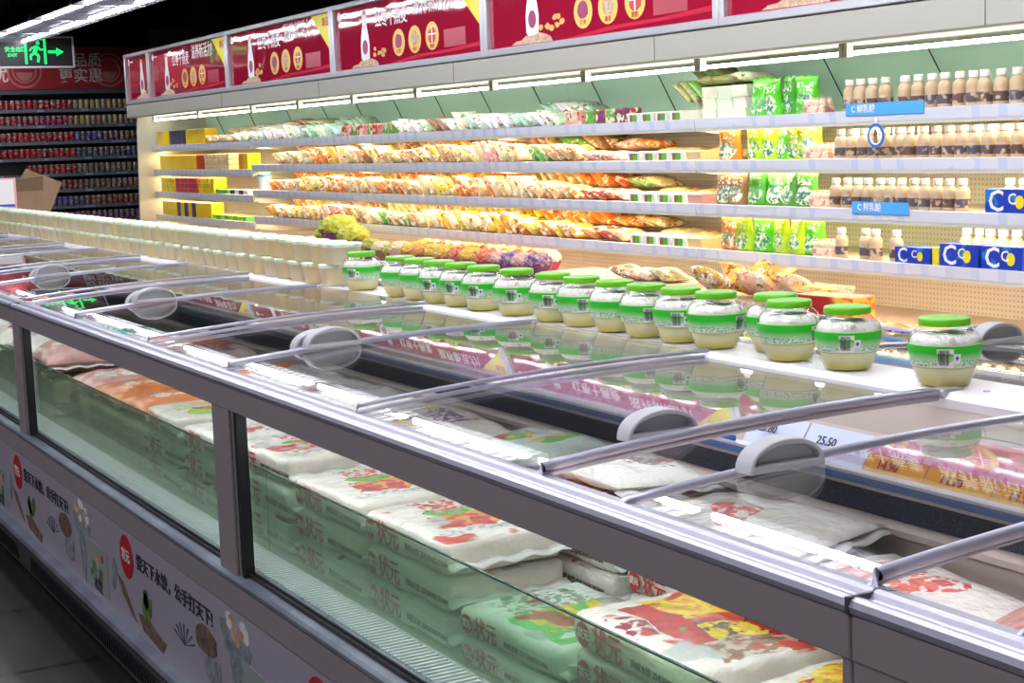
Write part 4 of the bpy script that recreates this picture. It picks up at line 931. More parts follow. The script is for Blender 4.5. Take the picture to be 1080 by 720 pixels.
# deck produce
def bunch(y, x, z, top, wrap, s, label, tilt=(0, 0), sub=0):
    w = item('wrapped_bunch', 'wrap', (x, y, z), (tilt[0], tilt[1], U(0, 6)), C[wrap] if isinstance(wrap, str) else wrap, label, 'produce bunch', 'wrapped bunches standing on the case deck'); w.scale = (s, s, s)
    f = child('frilly_top', 'frill', w, (0, 0, 0), top, (0, 0, U(0, 6)))
DZ = .396
yg, ygd, og, yo, rd, pu, cr, pk = (.62, .68, .02), (.40, .45, .03), (.85, .30, .05), (.88, .52, .04), (.70, .08, .05), (.16, .05, .30), (.82, .68, .45), (.75, .40, .40)
k = 0
for (y, top, wrap, s, nm_) in [(12.28, ygd, 'purple', 1.2, 'olive'), (12.1, yg, 'purple', 1.55, 'yellow-green'), (11.85, yg, 'purple', 1.95, 'yellow-green'), (11.6, yg, 'purple', 1.6, 'yellow-green'), (11.38, ygd, 'purple', 1.2, 'olive'),
        (11.18, cr, 'brown', 1.05, 'cream'), (11.0, yg, 'brown', 1.0, 'small yellow-green'), (10.82, cr, 'pink', 1.2, 'cream'), (10.62, yo, 'magenta', 1.2, 'golden'), (10.42, og, 'magenta', 1.15, 'orange'), (10.24, yo, 'magenta', 1.2, 'golden'),
        (10.06, yo, 'magenta', 1.2, 'golden'), (9.88, rd, 'magenta', 1.1, 'red'), (9.70, yo, 'magenta', 1.2, 'golden'), (9.54, og, 'purple', 1.1, 'orange'), (9.40, rd, 'magenta', 1.15, 'red'), (9.24, pk, 'purple', 1.15, 'pink'), (9.08, pu, 'purple', 1.2, 'violet'),
        (8.92, pk, 'purple', 1.15, 'pink'), (8.78, pu, 'purple', 1.15, 'violet'), (13.35, cr, 'pink', .8, 'cream'), (13.1, og, 'white', .85, 'orange'), (12.9, og, 'white', .8, 'orange'), (12.62, cr, 'pink', 1.0, 'cream'), (14.6, yo, 'brown', .95, 'golden'), (14.4, cr, 'brown', .85, 'cream')]:
    k += 1
    bunch(y, (5.0 if s > 1.4 else 5.06) + U(-.02, .02), DZ, top, wrap, s if s > 1.4 else min(s, 1.12), '%s frilly bunch in dark film on the lowest deck, %s' % (nm_, {1: 'left shoulder of the big pile', 2: 'tall left one', 3: 'tallest one', 4: 'right of the tallest', 5: 'right shoulder of the pile'}.get(k, 'bunch %s' % nth(k - 5))))
for i in range(12):
    bunch(10.9 - i * .17, 5.30, DZ, (yo, og, rd, cr)[i % 4], 'magenta', 1.1, 'wrapped bunch in the back row of the deck, %s from left' % nth(i + 1))
# deck bags on the right
for i, (ya_, yb2) in enumerate(((8.68, 8.0), (7.98, 7.3))):
    t = boxo('insulated_box', 5.02, 5.45, yb2, ya_, DZ + .0005, DZ + .13, 'deckm', None, .01); tag(t, 'long tan lidded box on the deck, %s of the two' % ('left', 'right')[i], 'box')
for i, (ya_, yb2) in enumerate(((7.26, 6.75), (6.73, 6.42))):
    t = boxo('food_crate', 5.0, 5.45, yb2, ya_, DZ + .0005, DZ + .10, 'tanprint', None, .01); tag(t, 'tan crate under the orange heap on the deck, %s one' % ('left', 'right')[i], 'crate')
leaning(3, 7.90, 7.25, ['brown', 'pink', 'cream', 'olive'], where='under the trays', pitch=.14, layers=1, z=DZ + .125, xs=(5.15, 5.15), tilt=15, kind='bag')
def crumple(y, x, z, col, s, label, me='bag0', rot=(0, 0, 0)):
    o = item('produce_bag', me, (x, y, z), rot, col, label, 'bag', 'loose bags on the case deck'); o.scale = (s, s, s * 1.6); return o
crumple(6.95, 5.12, DZ + .17, (.60, .38, .08), 1.1, 'golden brown bag on the deck left of the orange heap', rot=(.3, .5, .4))
crumple(6.70, 5.15, DZ + .19, (.80, .45, .10), 1.2, 'orange bag leaning on the deck, left of the tray', rot=(.5, .3, -.3)); crumple(6.58, 5.25, DZ + .25, (.85, .55, .08), 1.1, 'yellow bag on top of the orange heap', rot=(.2, -.3, .3))
crumple(6.50, 5.10, DZ + .17, (.80, .42, .25), 1.1, 'peach bag in the orange heap on the deck', rot=(.1, .6, .1)); crumple(6.40, 5.25, DZ + .17, (.75, .50, .30), 1.0, 'tan bag at the back of the orange heap', rot=(.3, .3, .8))
t = empty('food_tray', (5.22, 6.22, DZ + .13)); tag(t, 'open clear tray of orange food on the deck', 'tray')
bm = bmesh.new(); prism(bm, [(-.12, .0), (-.14, .05), (-.136, .05), (-.117, .004), (.117, .004), (.136, .05), (.14, .05), (.12, 0)], -.16, .16); done('tray_shell', bm, 'softplastic', t)
bm = bmesh.new(); bmesh.ops.create_icosphere(bm, subdivisions=3, radius=.11)
for v in bm.verts: v.co *= 1 + .25 * noise.noise(v.co * 30); v.co.z *= .22; v.co.y *= 1.25; v.co.z += .03
o = done('orange_food', bm, 'leafy', t, smooth=True); o.color = (.85, .35, .05, 1)
boxo('tray_block', -.13, .13, -.16, .16, -.13, -.001, 'cream', t)
t = boxo('green_box', 5.02, 5.20, 5.98, 6.22, DZ, DZ + .11, None, None, .008); tag(t, 'bright green flat pack behind the jars on the deck', 'box')
t.data.materials.append(mat('green carton', (.08, .42, .03), .35))
t = empty('gift_box', (5.06, 5.88, DZ), 0.12); tag(t, 'red and orange printed box on the deck behind the jars', 'box')
bm = bmesh.new(); box(bm, -.08, .08, -.19, .19, 0, .17, .004); o = done('box_body', bm, None, t); mm_ = mat('red orange printed carton', (.5, .03, .02), .35); o.data.materials.append(mm_)
g = G(mm_); sx_ = g.sep(g.coord('Generated')); nz_ = g.noise(g.coord(), 9, 2)
g.base(g.mix(g.step(g.math('ADD', g.math('SUBTRACT', 1.0, sx_[1]), g.math('MULTIPLY', nz_, .3)), .82, .04), (.40, .02, .015), g.mix(g.step(g.noise(g.coord(), 22, 1), .5, .03), (.85, .18, .03), (.88, .50, .05))))
boxo('box_top', -.079, .079, -.189, .189, .1702, .1712, 'tanprint', t)
leaning(3, 5.72, 5.40, ['white', 'orange'], where='right of the red box', pitch=.15, layers=1, z=DZ - .01, xs=(5.05, 5.05), tilt=6, kind='bag')

# ------------------------------------------------------------------ frozen goods in the front chest
C['frost white'] = (.78, .77, .74)
def printed(name, spec, base=(.78, .71, .63), sc=1.0):
    """white bag material with printed ellipses / rectangles laid out on its upper face (generated coords)"""
    m = mat(name, base, .30); g = G(m); s = g.sep(g.coord('Generated')); co = g.coord('Object')
    wob = g.math('MULTIPLY', g.math('SUBTRACT', g.noise(co, 16, 2), .5), .16)
    u = g.math('ADD', s[1], wob); v = g.math('ADD', s[0], g.math('MULTIPLY', g.math('SUBTRACT', g.noise(co, 21, 2), .5), .14)); top = g.math('GREATER_THAN', s[2], .90)
    cur = (*base, 1)
    for kind, cu, cv, ru, rv, col in spec:
        f = g.ell(u, v, cu, cv, ru, rv) if kind == 'e' else g.rect(u, v, cu - ru, cu + ru, cv - rv, cv + rv)
        if kind == 't':
            f = g.math('MULTIPLY', f, g.step(g.noise(co, 75, 1), .50, .03))
        if kind == 's':
            f = g.math('MULTIPLY', f, g.step(g.noise(co, 36, 2), .47, .03))
        f = g.math('MULTIPLY', f, top); cur = g.mix(f, cur, (*col, 1))
    oi = g.node('ShaderNodeObjectInfo'); rn = g.math('MULTIPLY', oi.outputs['Random'], 30.)
    for col, sc_, th in (((.55, .07, .05), 13, .61), ((.50, .50, .46), 9, .62), ((.12, .34, .08), 15, .71)):
        cur = g.mix(g.math('MULTIPLY', g.step(g.noise(co, sc_, 2, g.math('ADD', rn, sc_)), th, .02), top), cur, (*col, 1))
    g.base(cur); g.bump(g.noise(co, 26, 4), .7, .014); g.b.inputs['Roughness'].default_value = .2
    return m
RED, ORG, GRN, YEL, PUR, BRN = (.55, .03, .03), (.75, .28, .05), (.12, .36, .05), (.80, .60, .04), (.20, .04, .22), (.28, .12, .06)
M['fz_veg'] = printed('white bag with vegetable print', [('e', .42, .50, .16, .26, ORG), ('s', .40, .45, .14, .22, RED), ('e', .62, .48, .09, .20, GRN), ('t', .78, .55, .14, .20, RED), ('t', .2, .5, .05, .4, (.4, .4, .4))])
M['fz_red'] = printed('frozen bag with red panel', [('r', .48, .5, .40, .30, RED), ('e', .74, .62, .18, .26, (.80, .30, .03)), ('s', .74, .6, .16, .22, YEL), ('r', .40, .5, .11, .15, (.12, .05, .02)), ('s', .40, .5, .10, .14, YEL), ('e', .18, .42, .13, .26, (.62, .48, .36)), ('s', .18, .42, .12, .22, (.28, .16, .10)), ('s', .62, .12, .14, .07, (.35, .05, .08))])
M['fz_green'] = printed('frozen bag with green panel', [('r', .35, .5, .26, .4, (.15, .55, .12)), ('s', .45, .5, .2, .3, YEL), ('t', .75, .5, .15, .3, (.3, .4, .3))], base=(.70, .78, .70))
M['fz_purple'] = printed('white bag with purple text', [('t', .5, .60, .40, .14, PUR), ('e', .35, .25, .14, .14, YEL), ('s', .60, .2, .25, .14, (.50, .14, .12)), ('e', .82, .7, .1, .1, YEL)])
M['fz_shrimp'] = printed('white bag with shrimp print', [('s', .55, .42, .36, .34, (.72, .14, .10)), ('e', .28, .42, .10, .18, (.78, .40, .10)), ('s', .25, .45, .12, .2, RED), ('e', .84, .6, .07, .14, GRN), ('t', .5, .8, .3, .1, (.55, .1, .1))])
M['fz_straw'] = printed('white bag with strawberry print', [('e', .65, .45, .20, .32, (.80, .22, .04)), ('s', .66, .60, .18, .22, GRN), ('s', .55, .30, .2, .2, RED), ('r', .1, .5, .06, .5, YEL), ('t', .30, .5, .16, .2, (.3, .3, .3)), ('s', .85, .5, .07, .4, RED)], base=(.76, .74, .66))
M['fz_pink'] = printed('clear bag of pink meat', [('s', .5, .5, .5, .5, (.66, .18, .16)), ('s', .4, .4, .3, .3, (.80, .76, .70))], base=(.60, .30, .26))
M['fz_orange'] = printed('orange frozen bag', [('s', .35, .5, .3, .35, (.82, .62, .45)), ('e', .15, .5, .1, .22, YEL), ('s', .8, .5, .15, .4, (.5, .04, .03))], base=(.66, .18, .03))
M['fz_white'] = printed('plain white frozen bag', [('t', .45, .5, .2, .3, (.45, .42, .42))], base=(.76, .72, .66))
M['fz_teal'] = printed('teal frozen bag', [('s', .5, .5, .4, .3, (.75, .8, .76))], base=(.02, .50, .30))
M['fz_tan'] = printed('tan frozen bag', [('s', .5, .5, .4, .4, (.78, .62, .42)), ('t', .5, .5, .4, .3, (.4, .2, .1))], base=(.66, .50, .34))
M['fz_lime'] = printed('pale bag with lime print', [('e', .30, .5, .2, .24, (.30, .55, .05)), ('s', .65, .5, .2, .3, (.45, .5, .2))], base=(.68, .64, .54))
_fz = {}
def frozen(m, x, y, z, w=.22, d=.34, h=.062, rz=0., label='', rx=0., ry=0., logo=False, soft=False):
    key = (m, round(w, 2), round(d, 2), round(h, 3), soft)
    if key not in _fz:
        if soft: bm = pillow(w, d, h, 14, 18, .05, .18, seed=len(_fz) * 1.3)
        else:
            bm = bmesh.new(); box(bm, -w / 2, w / 2, -d / 2 + .01, d / 2 - .01, -h / 2, h / 2, min(.016, h * .35), 3)
            bmesh.ops.subdivide_edges(bm, edges=[e for e in bm.edges if e.calc_length() > .05], cuts=5, use_grid_fill=True)
            for v in bm.verts:
                n_ = noise.noise_vector(v.co * 16 + Vector((len(_fz), 0, 0))); v.co += n_ * .005
                if abs(v.co.y) > d / 2 - .03: v.co.z *= .96
        me = bpy.data.meshes.new('frozen'); bmesh.ops.recalc_face_normals(bm, faces=bm.faces)
        for f in bm.faces: f.smooth = True
        bm.to_mesh(me); bm.free(); me.materials.append(M[m]); _fz[key] = me
    o = link('frozen_food_bag', _fz[key]); o.location = (x, y, z + h / 2); o.rotation_euler = (rx, ry, rz)
    tag(o, label, 'frozen food bag', 'frozen food bags in the island freezer')
    for sgn in (-1, 1):
        bm = bmesh.new(); pts = []
        nn = 12
        for i in range(nn + 1):
            xx = -w / 2 + w * i / nn; wz = .004 * math.sin(i * 1.9 + sgn) - h * .1
            a_ = bm.verts.new((xx, sgn * (d / 2 - .012), wz)); b_ = bm.verts.new((xx * .98, sgn * (d / 2 + .012 + .003 * math.sin(i * 2.3)), wz - .006)); pts.append((a_, b_))
        for p, q in zip(pts, pts[1:]): bm.faces.new((p[0], p[1], q[1], q[0]))
        c = done('seal_flap', bm, 'sealf', o, smooth=True); c.modifiers.new('s', 'SOLIDIFY').thickness = .0012
    if logo:
        lg = flat('side_logo', ellp(d * .36, 0.0, .018, h * .34, 14), -w / 2 - .0038, 'printred', o, .0008)
        text('logo_lines', '状元', h * .30, 'sealf', lg, (-w / 2 - .0045, d * .36 + .014, 0))
        text('side_text', '状元', h * .75, 'printred', o, (-w / 2 - .0040, d * .28, 0)); text('side_text', '风味水饺 ZHUANGYUAN', h * .24, 'brownprint', o, (-w / 2 - .0040, d * .28 - h * 1.9, -.004))
    return o
M['sealf'] = mat('clear crimped film', (.74, .72, .68), .35)
# window next to the camera: stacks from the floor of the basin up
Z0 = .517; st = .063
def place(name, *a, **k): return frozen(name, *a, **k)
# front row, far stack pair, three layers
for i, (y, mt, what) in enumerate(((2.815, 'fz_veg', 'further'), (2.46, 'fz_veg', 'nearer'))):
    for L in range(3):
        place(mt, 1.245, y, Z0 + L * st + .0, .24, .345, .060, rz=U(-.02, .02), logo=True, label='white bag with red logo and vegetable print, %s front stack, %s layer' % (what, ('bottom', 'middle', 'top')[L]))
for L in range(2):
    place('fz_green' if L == 1 else 'fz_white', 1.245, 2.09, Z0 + L * st * .8, .24, .33, .048, rz=.03, logo=True, label='green panelled frozen bag low behind the inner glass, %s' % ('topmost' if L else 'under the topmost'))
for L in range(3):
    place('fz_red' if L == 2 else 'fz_white', 1.275, 1.73 - .0, Z0 + L * .058, .29, .36, .056, rz=-.05, logo=(L < 3), label='frozen bag stack by the lower right corner, %s' % ('red and orange panelled top one', 'middle white one', 'bottom white one')[2 - L])
place('fz_red', 1.27, 1.37, Z0 + 2 * .056, .28, .34, .056, rz=.05, logo=True, label='red panelled bag at the post in the lower right corner'); place('fz_white', 1.27, 1.37, Z0, .28, .34, .11, label='white bag under the red bag by the lower right post')
# second row with logos
for L in range(4):
    place('fz_straw' if L == 3 else 'fz_white', 1.51, 2.36, Z0 + L * .055, .24, .36, .053, rz=.02, logo=True, label='white logo bag behind the front stacks, %s layer, near stack' % ('lowest', 'second', 'third', 'top')[L])
for L in range(4):
    place('fz_shrimp' if L == 3 else 'fz_white', 1.51, 2.00 - .02, Z0 + L * .05, .26, .34, .048, rz=-.04, logo=True, label='white shrimp bag stack in the back row, %s layer' % ('lowest', 'second', 'third', 'top')[L])
place('fz_straw', 1.53, 2.36, Z0 + .222, .22, .30, .05, soft=True, ry=.08, label='white bag with strawberry print under the open gap')
place('fz_shrimp', 1.50, 1.98, Z0 + .195, .30, .36, .05, soft=True, rz=.2, ry=-.05, label='crinkled white shrimp bag under the nearest lid')
place('fz_shrimp', 1.47, 1.62, Z0 + .165, .34, .40, .055, soft=True, rz=-.12, label='white bag with red ribbon print under the nearest lid'); place('fz_red', 1.50, 1.60, Z0 + .10, .3, .36, .06, label='red bag under the ribbon-print bag')
place('fz_white', 1.50, 1.60, Z0, .34, .38, .095, label='white bag at the bottom below the ribbon-print bag')
place('fz_pink', 1.53, 1.32, Z0 + .155, .26, .28, .07, soft=True, rz=.3, label='plump pink meat bag below the end bar at right')
place('fz_tan', 1.56, 1.32, Z0, .26, .32, .15, label='tan bag low at the right end')
place('fz_green', 1.55, 2.72, Z0 + .205, .20, .24, .055, soft=True, rz=.3, label='crinkled clear bag with green print in the back row')
place('fz_straw', 1.38, 2.62, Z0 + .19, .14, .2, .03, soft=True, rz=.2, label='small cream and yellow pack on the front stacks')
for L in range(4): place('fz_white', 1.54, 2.77, Z0 + L * .051, .26, .36, .049, label='white bag in the back row under the crinkled one, %s layer' % nth(L + 1))
# middle lid section (Y 2.45 - 3.12) big white bags
place('fz_purple', 1.50, 3.13 - .02, Z0 + .195, .28, .42, .055, soft=True, rz=-.1, label='white bag with purple writing and yellow corners under a lid')
for L in range(4): place('fz_white', 1.52, 3.16, Z0 + L * .049, .28, .38, .047, label='white bag beneath the purple-lettered bag, %s layer' % nth(L + 1))
place('fz_veg', 1.26, 3.20, Z0 + .15, .26, .32, .055, rz=.05, logo=True, label='white vegetable bag right of the centre post')
for L in range(2): place('fz_white', 1.26, 3.2, Z0 + L * .073, .26, .34, .072, logo=True, label='white bag right of the centre post, %s layer' % nth(L + 1))
# beyond centre post (Y 3.15 - 5.0)
seq = [('fz_white', 3.58, 'plain white'), ('fz_lime', 3.92, 'lime printed'), ('fz_orange', 4.22, 'orange'), ('fz_orange', 4.50, 'second orange'), ('fz_pink', 4.76, 'pink meat')]
for i, (mt, y, nm_) in enumerate(seq):
    for L in range(3):
        place(mt if L == 2 else ('fz_white' if i < 2 else 'fz_tan'), 1.25, y, Z0 + L * .064, .25, .30, .062, rz=U(-.06, .06), soft=(i >= 2 and L == 2), logo=(i < 2), label='%s frozen bag stack left of the centre post, front row, %s layer' % (nm_, ('bottom', 'middle', 'top')[L]))
seq = [('fz_white', 3.62, 'large white'), ('fz_white', 3.98, 'tilted white'), ('fz_orange', 4.30, 'orange and white'), ('fz_purple', 4.66, 'white and red'), ('fz_orange', 4.95, 'yellow and red')]
for i, (mt, y, nm_) in enumerate(seq):
    for L in range(3):
        place(mt if L == 2 else 'fz_white', 1.51, y, Z0 + L * .084, .30, .36, .082, rz=U(-.15, .15), soft=(L == 2), label='%s frozen bag under the middle lids, back row, %s layer' % (nm_, ('bottom', 'middle', 'top')[L]))
k = 0
for i, y in enumerate([5.30, 5.66, 6.0, 6.36, 6.7, 7.05, 7.4, 7.75, 8.1, 8.5]):
    for r_, x in enumerate((1.25, 1.51)):
        mt = ['fz_pink', 'fz_white', 'fz_red', 'fz_white', 'fz_teal', 'fz_purple', 'fz_teal', 'fz_pink', 'fz_red', 'fz_white'][(i + r_ * 3) % 10]
        for L in range(2):
            place(mt if L else 'fz_tan', x, y, Z0 + L * .13, .26, .34, .128 if L == 0 else .10, rz=U(-.12, .12), soft=(L == 1), label='frozen bag in the far freezer, %s row, %s from camera, %s layer' % (('front', 'back')[r_], nth(i + 1), ('lower', 'upper')[L]))
# pieces in the nearest unit
for i, y in enumerate((.82, .46, .1)):
    for x in (1.28, 1.54): place('fz_pink' if x < 1.4 else 'fz_shrimp', x, y, Z0, .24, .32, .17, label='frozen bag in the nearest freezer, %s row, %s from camera' % ('front' if x < 1.4 else 'back', nth(3 - i)))
# rear chest goods: tan packs in a grid
M['tanpack'] = mat('tan packed food', (.72, .50, .30), .4); g = G(M['tanpack']); g.base(g.mix(g.step(g.noise(g.coord(), 40, 2), .52, .05), (.80, .60, .38), (.55, .36, .22)))
bm = bmesh.new(); box(bm, -.055, .055, -.035, .035, 0, .05, .006); ME['tanp'] = mesh_of(bm, 'tanpack', False)
k = 0
for r_ in range(5):
    for i in range(20):
        o = item('dumpling_box', 'tanp', (2.01 + r_ * .125, 1.0 + i * .078, .601 + .05 * 3), (0, 0, 0), (1, 1, 1), 'tan food box in the rear chest behind the jars, row %s, %s from the camera' % (nth(r_ + 1), nth(i + 1)), 'food box', 'tan boxes in the rear chest')
for r_ in range(5):
    t = boxo('storage_crate', 1.952 + r_ * .125, 2.068 + r_ * .125, .96, 2.56, .601, .749, 'liner', None, .004); tag(t, 'white wire crate under the tan boxes, %s from the divider' % nth(r_ + 1), 'crate', 'crates in the rear chest')

# ------------------------------------------------------------------ far gondola with cans
GY = 20.0
t = empty('can_gondola', (0, GY, 0)); tag(t, 'dark shelving unit of canned drinks at the far end', 'shelving')
GX0, GX1 = 3.2, 5.9
boxo('back_board', GX0, GX1, .35, .38, 0, 2.7, 'darkgrey', t); boxo('header_beam', GX0, GX1, -.04, .36, 2.135, 2.19, 'gon', t)
M['gon'] = mat('dark blue grey steel', (.075, .085, .11), .45)
gz = [1.945, 1.750, 1.545, 1.345, 1.145, .945, .740, .545, .35]
for z in gz:
    s = boxo('shelf', GX0, GX1, 0, .35, z - .028, z, 'gon', t); boxo('shelf_edge', GX0, GX1, -.012, 0, z - .035, z + .004, 'gon2', s)
    for x in (3.9, 4.45, 5.0, 5.45): boxo('shelf_ticket', x + U(-.1, .1), x + .09, -.015, -.0122, z - .028, z - .002, 'gon3', s)
M['gon2'] = mat('slate shelf edge', (.13, .15, .20), .4); M['gon3'] = mat('blue shelf ticket', (.25, .32, .55), .4)
for x in (GX0, GX1 - .02): boxo('upright', x, x + .02, -.01, .35, 0, 2.7, 'gon', t)
t2 = empty('red_header_sign', (0, GY, 0)); tag(t2, 'long dark red header sign above the can shelves', 'sign')
M['deepred'] = mat('deep red board', (.30, .018, .025), .4); M['greyt'] = mat('pale grey lettering', (.55, .50, .48), .5)
hb = boxo('sign_board', GX0, GX1, -.06, -.03, 2.195, 2.71, 'deepred', t2)
text('lettering', '好品质', .185, 'greyt', t2, (4.73, -.062, 2.535), FACE_CAM); text('lettering', '更实惠', .185, 'greyt', t2, (4.73, -.062, 2.345), FACE_CAM)
def ring(r0, r1, cx, cz, y, m, parent, a0=0, a1=2 * PI):
    bm = bmesh.new(); n = 40; A = []; B = []
    for i in range(n + 1):
        a = a0 + (a1 - a0) * i / n
        A.append(bm.verts.new((cx + r0 * math.cos(a), y, cz + r0 * math.sin(a)))); B.append(bm.verts.new((cx + r1 * math.cos(a), y, cz + r1 * math.sin(a))))
    for i in range(n): bm.faces.new((A[i], A[i + 1], B[i + 1], B[i]))
    o = done('round_mark', bm, m, parent); o.modifiers.new('s', 'SOLIDIFY').thickness = .002; return o
for cx in (4.32, 5.36):
    ring(.19, .21, cx, 2.42, -.063, 'redmark', t2); ring(.0, .10, cx, 2.40, -.063, 'redmark', t2, PI, 2 * PI); ring(.13, .15, cx, 2.42, -.063, 'redmark', t2)
M['redmark'] = mat('dusty red mark', (.40, .14, .13), .5)
text('lettering', '优', .2, 'greyt', t2, (3.93, -.062, 2.36), FACE_CAM)
bm = bmesh.new(); lathe(bm, [(.026, 0), (.031, .004), (.031, .108), (.027, .115), (.026, .118), (0, .117)], 14); ME['can'] = mesh_of(bm, 'canm')
M['canm'] = mat('printed drink can', (.5, .05, .05), .3, .2); g = G(M['canm']); oi = g.node('ShaderNodeObjectInfo'); s = g.sep(g.coord('Generated'))
c = g.mix(g.math('GREATER_THAN', s[2], .93), oi.outputs['Color'], (.5, .48, .46, 1)); f = g.step(g.noise(g.coord(), 40, 1, oi.outputs['Random']), .56, .03); g.base(g.mix(f, c, (.55, .42, .34, 1)))
for r_, z in enumerate(gz[:8]):
    xs = [3.96 + .0705 * i for i in range(26)]
    for i, x in enumerate(xs):
        if r_ >= 4 and x < 4.3: continue
        right = x > 4.93
        c = ((.24, .18, .12) if not right else (.16, .15, .12)) if False else None
        if right: c = [(.42, .36, .16), (.38, .30, .14), (.22, .14, .12), (.12, .13, .2), (.22, .2, .14), (.25, .15, .1), (.3, .1, .08), (.2, .12, .22)][r_]
        else: c = [(.36, .03, .05), (.36, .05, .10), (.42, .03, .04), (.45, .03, .03), (.46, .04, .03), (.34, .08, .06), (.32, .12, .10), (.24, .10, .08)][r_]
        if r_ == 2 and 4.9 < x < 5.25: c = (.10, .10, .35)
        if r_ == 6 and 4.6 < x < 4.95: c = (.10, .14, .40)
        item('drink_can', 'can', (x, GY + .06, z + .0005), (0, 0, U(0, 6)), jit(tuple(v * 1.15 for v in c), .25), 'drink can on the far dark shelves, %s shelf from the top, %s from left' % (nth(r_ + 1), nth(i + 1)), 'can', 'drink cans on the far shelves')

# grey duct above the far end of the case
t = empty('air_duct', (0, 0, 0)); tag(t, 'grey boxed air duct in the dark ceiling beyond the case', 'duct')
boxo('duct_box', 5.7, 6.25, 18.9, 19.3, 2.62, 2.86, 'ductm', t, .01); boxo('duct_box', 6.15, 6.55, 18.6, 19.3, 2.70, 3.02, 'ductm', t, .01); boxo('duct_hanger', 6.3, 6.33, 18.9, 18.93, 3.02, 3.3, 'ductm', t)
M['ductm'] = mat('dull galvanised duct', (.10, .095, .09), .6)

# ------------------------------------------------------------------ exit sign
EX, EY, EZ = 3.54, 17.55, 2.335
t = empty('exit_sign', (EX, EY, EZ)); tag(t, 'lit green running-man exit sign hanging from the ceiling', 'exit sign')
boxo('sign_face', 0, .80, 0, .03, 0, .315, 'black', t)
bm = bmesh.new()
for a in ((-.012, .812, -.012, .03, -.012, .008), (-.012, .812, -.012, .03, .307, .327), (-.012, .008, -.012, .03, 0, .315), (.792, .812, -.012, .03, 0, .315)): box(bm, *a)
done('sign_frame', bm, 'framel', t); M['framel'] = mat('pale sign frame', (.45, .44, .50), .4)
text('exit_text', '安全出口', .058, 'exitgreen', t, (.07, -.002, .185), FACE_CAM); text('exit_text', 'EXIT', .045, 'exitgreen', t, (.10, -.002, .125), FACE_CAM, 1.1)
bm = bmesh.new()
def bx2(x0, x1, z0, z1): box(bm, x0, x1, -.003, 0, z0, z1)
bx2(.28, .51, .285, .30); bx2(.28, .305, .03, .30); bx2(.485, .51, .03, .30); done('doorway', bm, 'exitgreen', t)
bm = bmesh.new()
def seg(p, q, w):
    p = Vector(p); q = Vector(q); d = (q - p).normalized(); n_ = Vector((-d.y, d.x)) * w / 2
    vs = [p + n_, p - n_, q - n_, q + n_]; a = [bm.verts.new((v.x, -.004, v.y)) for v in vs]; b = [bm.verts.new((v.x, -.001, v.y)) for v in vs]
    bm.faces.new(a); bm.faces.new(b[::-1])
    for i in range(4): bm.faces.new((a[i], b[i], b[(i + 1) % 4], a[(i + 1) % 4]))
for p, q, w in (((.415, .225), (.385, .15), .04), ((.385, .15), (.34, .12), .028), ((.34, .12), (.345, .075), .02), ((.39, .15), (.43, .115), .028), ((.43, .115), (.415, .05), .024), ((.41, .22), (.355, .20), .02), ((.355, .20), (.335, .17), .018), ((.42, .215), (.455, .18), .02), ((.455, .18), (.48, .19), .018)): seg(p, q, w)
a = [bm.verts.new((.425 + .02 * math.cos(k * PI / 6), -.004, .255 + .02 * math.sin(k * PI / 6))) for k in range(12)]; bm.faces.new(a)
done('running_figure', bm, 'exitgreen', t)
bm = bmesh.new(); pts = [(.53, .145), (.53, .175), (.62, .175), (.62, .205), (.70, .16), (.62, .115), (.62, .145)]
a = [bm.verts.new((x, -.004, z)) for x, z in pts]; b = [bm.verts.new((x, -.001, z)) for x, z in pts]; bm.faces.new(a); bm.faces.new(b[::-1])
for i in range(7): bm.faces.new((a[i], b[i], b[(i + 1) % 7], a[(i + 1) % 7]))
done('arrow', bm, 'exitgreen', t)
bm = bmesh.new(); tube(bm, [(.15, .015, .32), (.15, .015, 3.3 - EZ)], .006); tube(bm, [(.65, .015, .32), (.65, .015, 3.3 - EZ)], .006); done('hanging_rod', bm, 'dark', t)

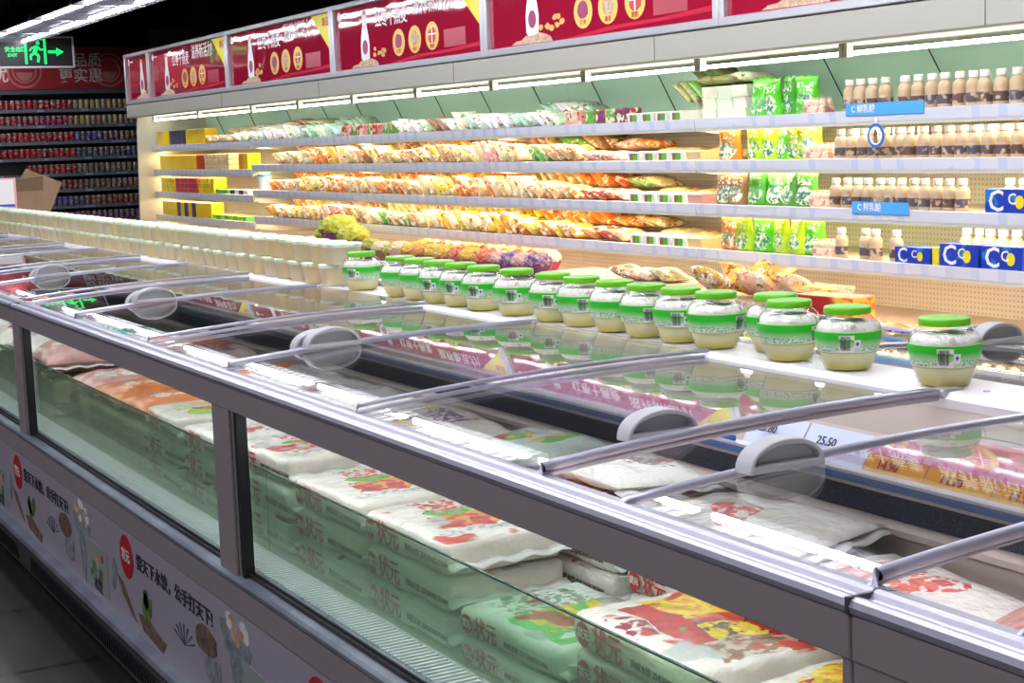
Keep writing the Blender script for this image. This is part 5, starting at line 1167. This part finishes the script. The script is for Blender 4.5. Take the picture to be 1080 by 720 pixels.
# ------------------------------------------------------------------ cardboard and notice at the left
M['card'] = mat('brown cardboard', (.30, .19, .12), .8); g = G(M['card']); g.base(g.mix(g.noise(g.coord(), 12, 3), (.26, .165, .10), (.36, .24, .15)))
t = empty('cardboard_box', (2.16, 10.55, .955), .35); tag(t, 'opened brown cardboard box tilted on the far end of the freezer', 'cardboard box')
o = boxo('box_shell', -.16, .14, -.12, .12, 0, .17, 'card', t, .003); 
for pts in ([(-.14, .09), (.02, .32), (.28, .22), (.17, .02), (.0, -.015)],):
    bm = bmesh.new(); vs = [bm.verts.new((x, -.13, z + .02)) for x, z in pts]; bm.faces.new(vs); c = done('flap', bm, 'card', t); c.modifiers.new('s', 'SOLIDIFY').thickness = .006
bm = bmesh.new(); vs = [bm.verts.new(p) for p in ((-.16, -.12, .17), (.14, -.12, .17), (.10, -.20, .29), (-.20, -.18, .27))]; bm.faces.new(vs); c = done('flap', bm, 'card', t); c.modifiers.new('s', 'SOLIDIFY').thickness = .006
t = empty('notice_board', (1.91, 9.95, .955)); tag(t, 'small white notice with pink frame and blue stripe at the left edge', 'notice')
M['pinkf'] = mat('pink plastic frame', (.80, .42, .42), .4)
boxo('notice_frame', -.16, .145, 0, .012, .07, .29, 'pinkf', t, .003); boxo('notice_sheet', -.15, .13, -.002, 0, .115, .28, 'whiteprint', t); boxo('blue_stripe', -.15, .13, -.004, -.002, .115, .13, 'blueprint', t)
boxo('notice_foot', -.05, .05, -.03, .04, -.004, .07, 'pinkf', t)

for me_, k_ in PENDING: me_.materials.append(M[k_])
# ------------------------------------------------------------------ world, camera
w = bpy.data.worlds.new('World'); SC.world = w; w.use_nodes = True
w.node_tree.nodes['Background'].inputs[0].default_value = (.45, .45, .55, 1); w.node_tree.nodes['Background'].inputs[1].default_value = 0.12
f = 1650.0; vx, vy, rho = -388.0, 180.0, 0.035
Yv = Vector((vx - 540, vy - 360, f)).normalized(); H = Vector((1, -rho, 0)); Uv = Yv.cross(H).normalized()
if Uv.y > 0: Uv = -Uv
Xv = Yv.cross(Uv).normalized()
right = Vector((Xv.x, Yv.x, Uv.x)); down = Vector((Xv.y, Yv.y, Uv.y)); fwd = Vector((Xv.z, Yv.z, Uv.z))
cd = bpy.data.cameras.new('Camera'); cam = bpy.data.objects.new('Camera', cd); COL.objects.link(cam)
cd.sensor_width = 36; cd.lens = f / 1080 * 36; cd.clip_start = .05; cd.clip_end = 100
mw = Matrix((( right.x, -down.x, -fwd.x, 0), (right.y, -down.y, -fwd.y, 0), (right.z, -down.z, -fwd.z, 1.37), (0, 0, 0, 1)))
cam.matrix_world = mw; SC.camera = cam
SC.view_settings.view_transform = 'Standard'; SC.view_settings.look = 'None'; SC.view_settings.gamma = 1; SC.view_settings.use_curve_mapping = False
SC.view_settings.exposure = 0.35
SC.cycles.transparent_max_bounces = 24; SC.cycles.max_bounces = 8; SC.cycles.sample_clamp_indirect = 6
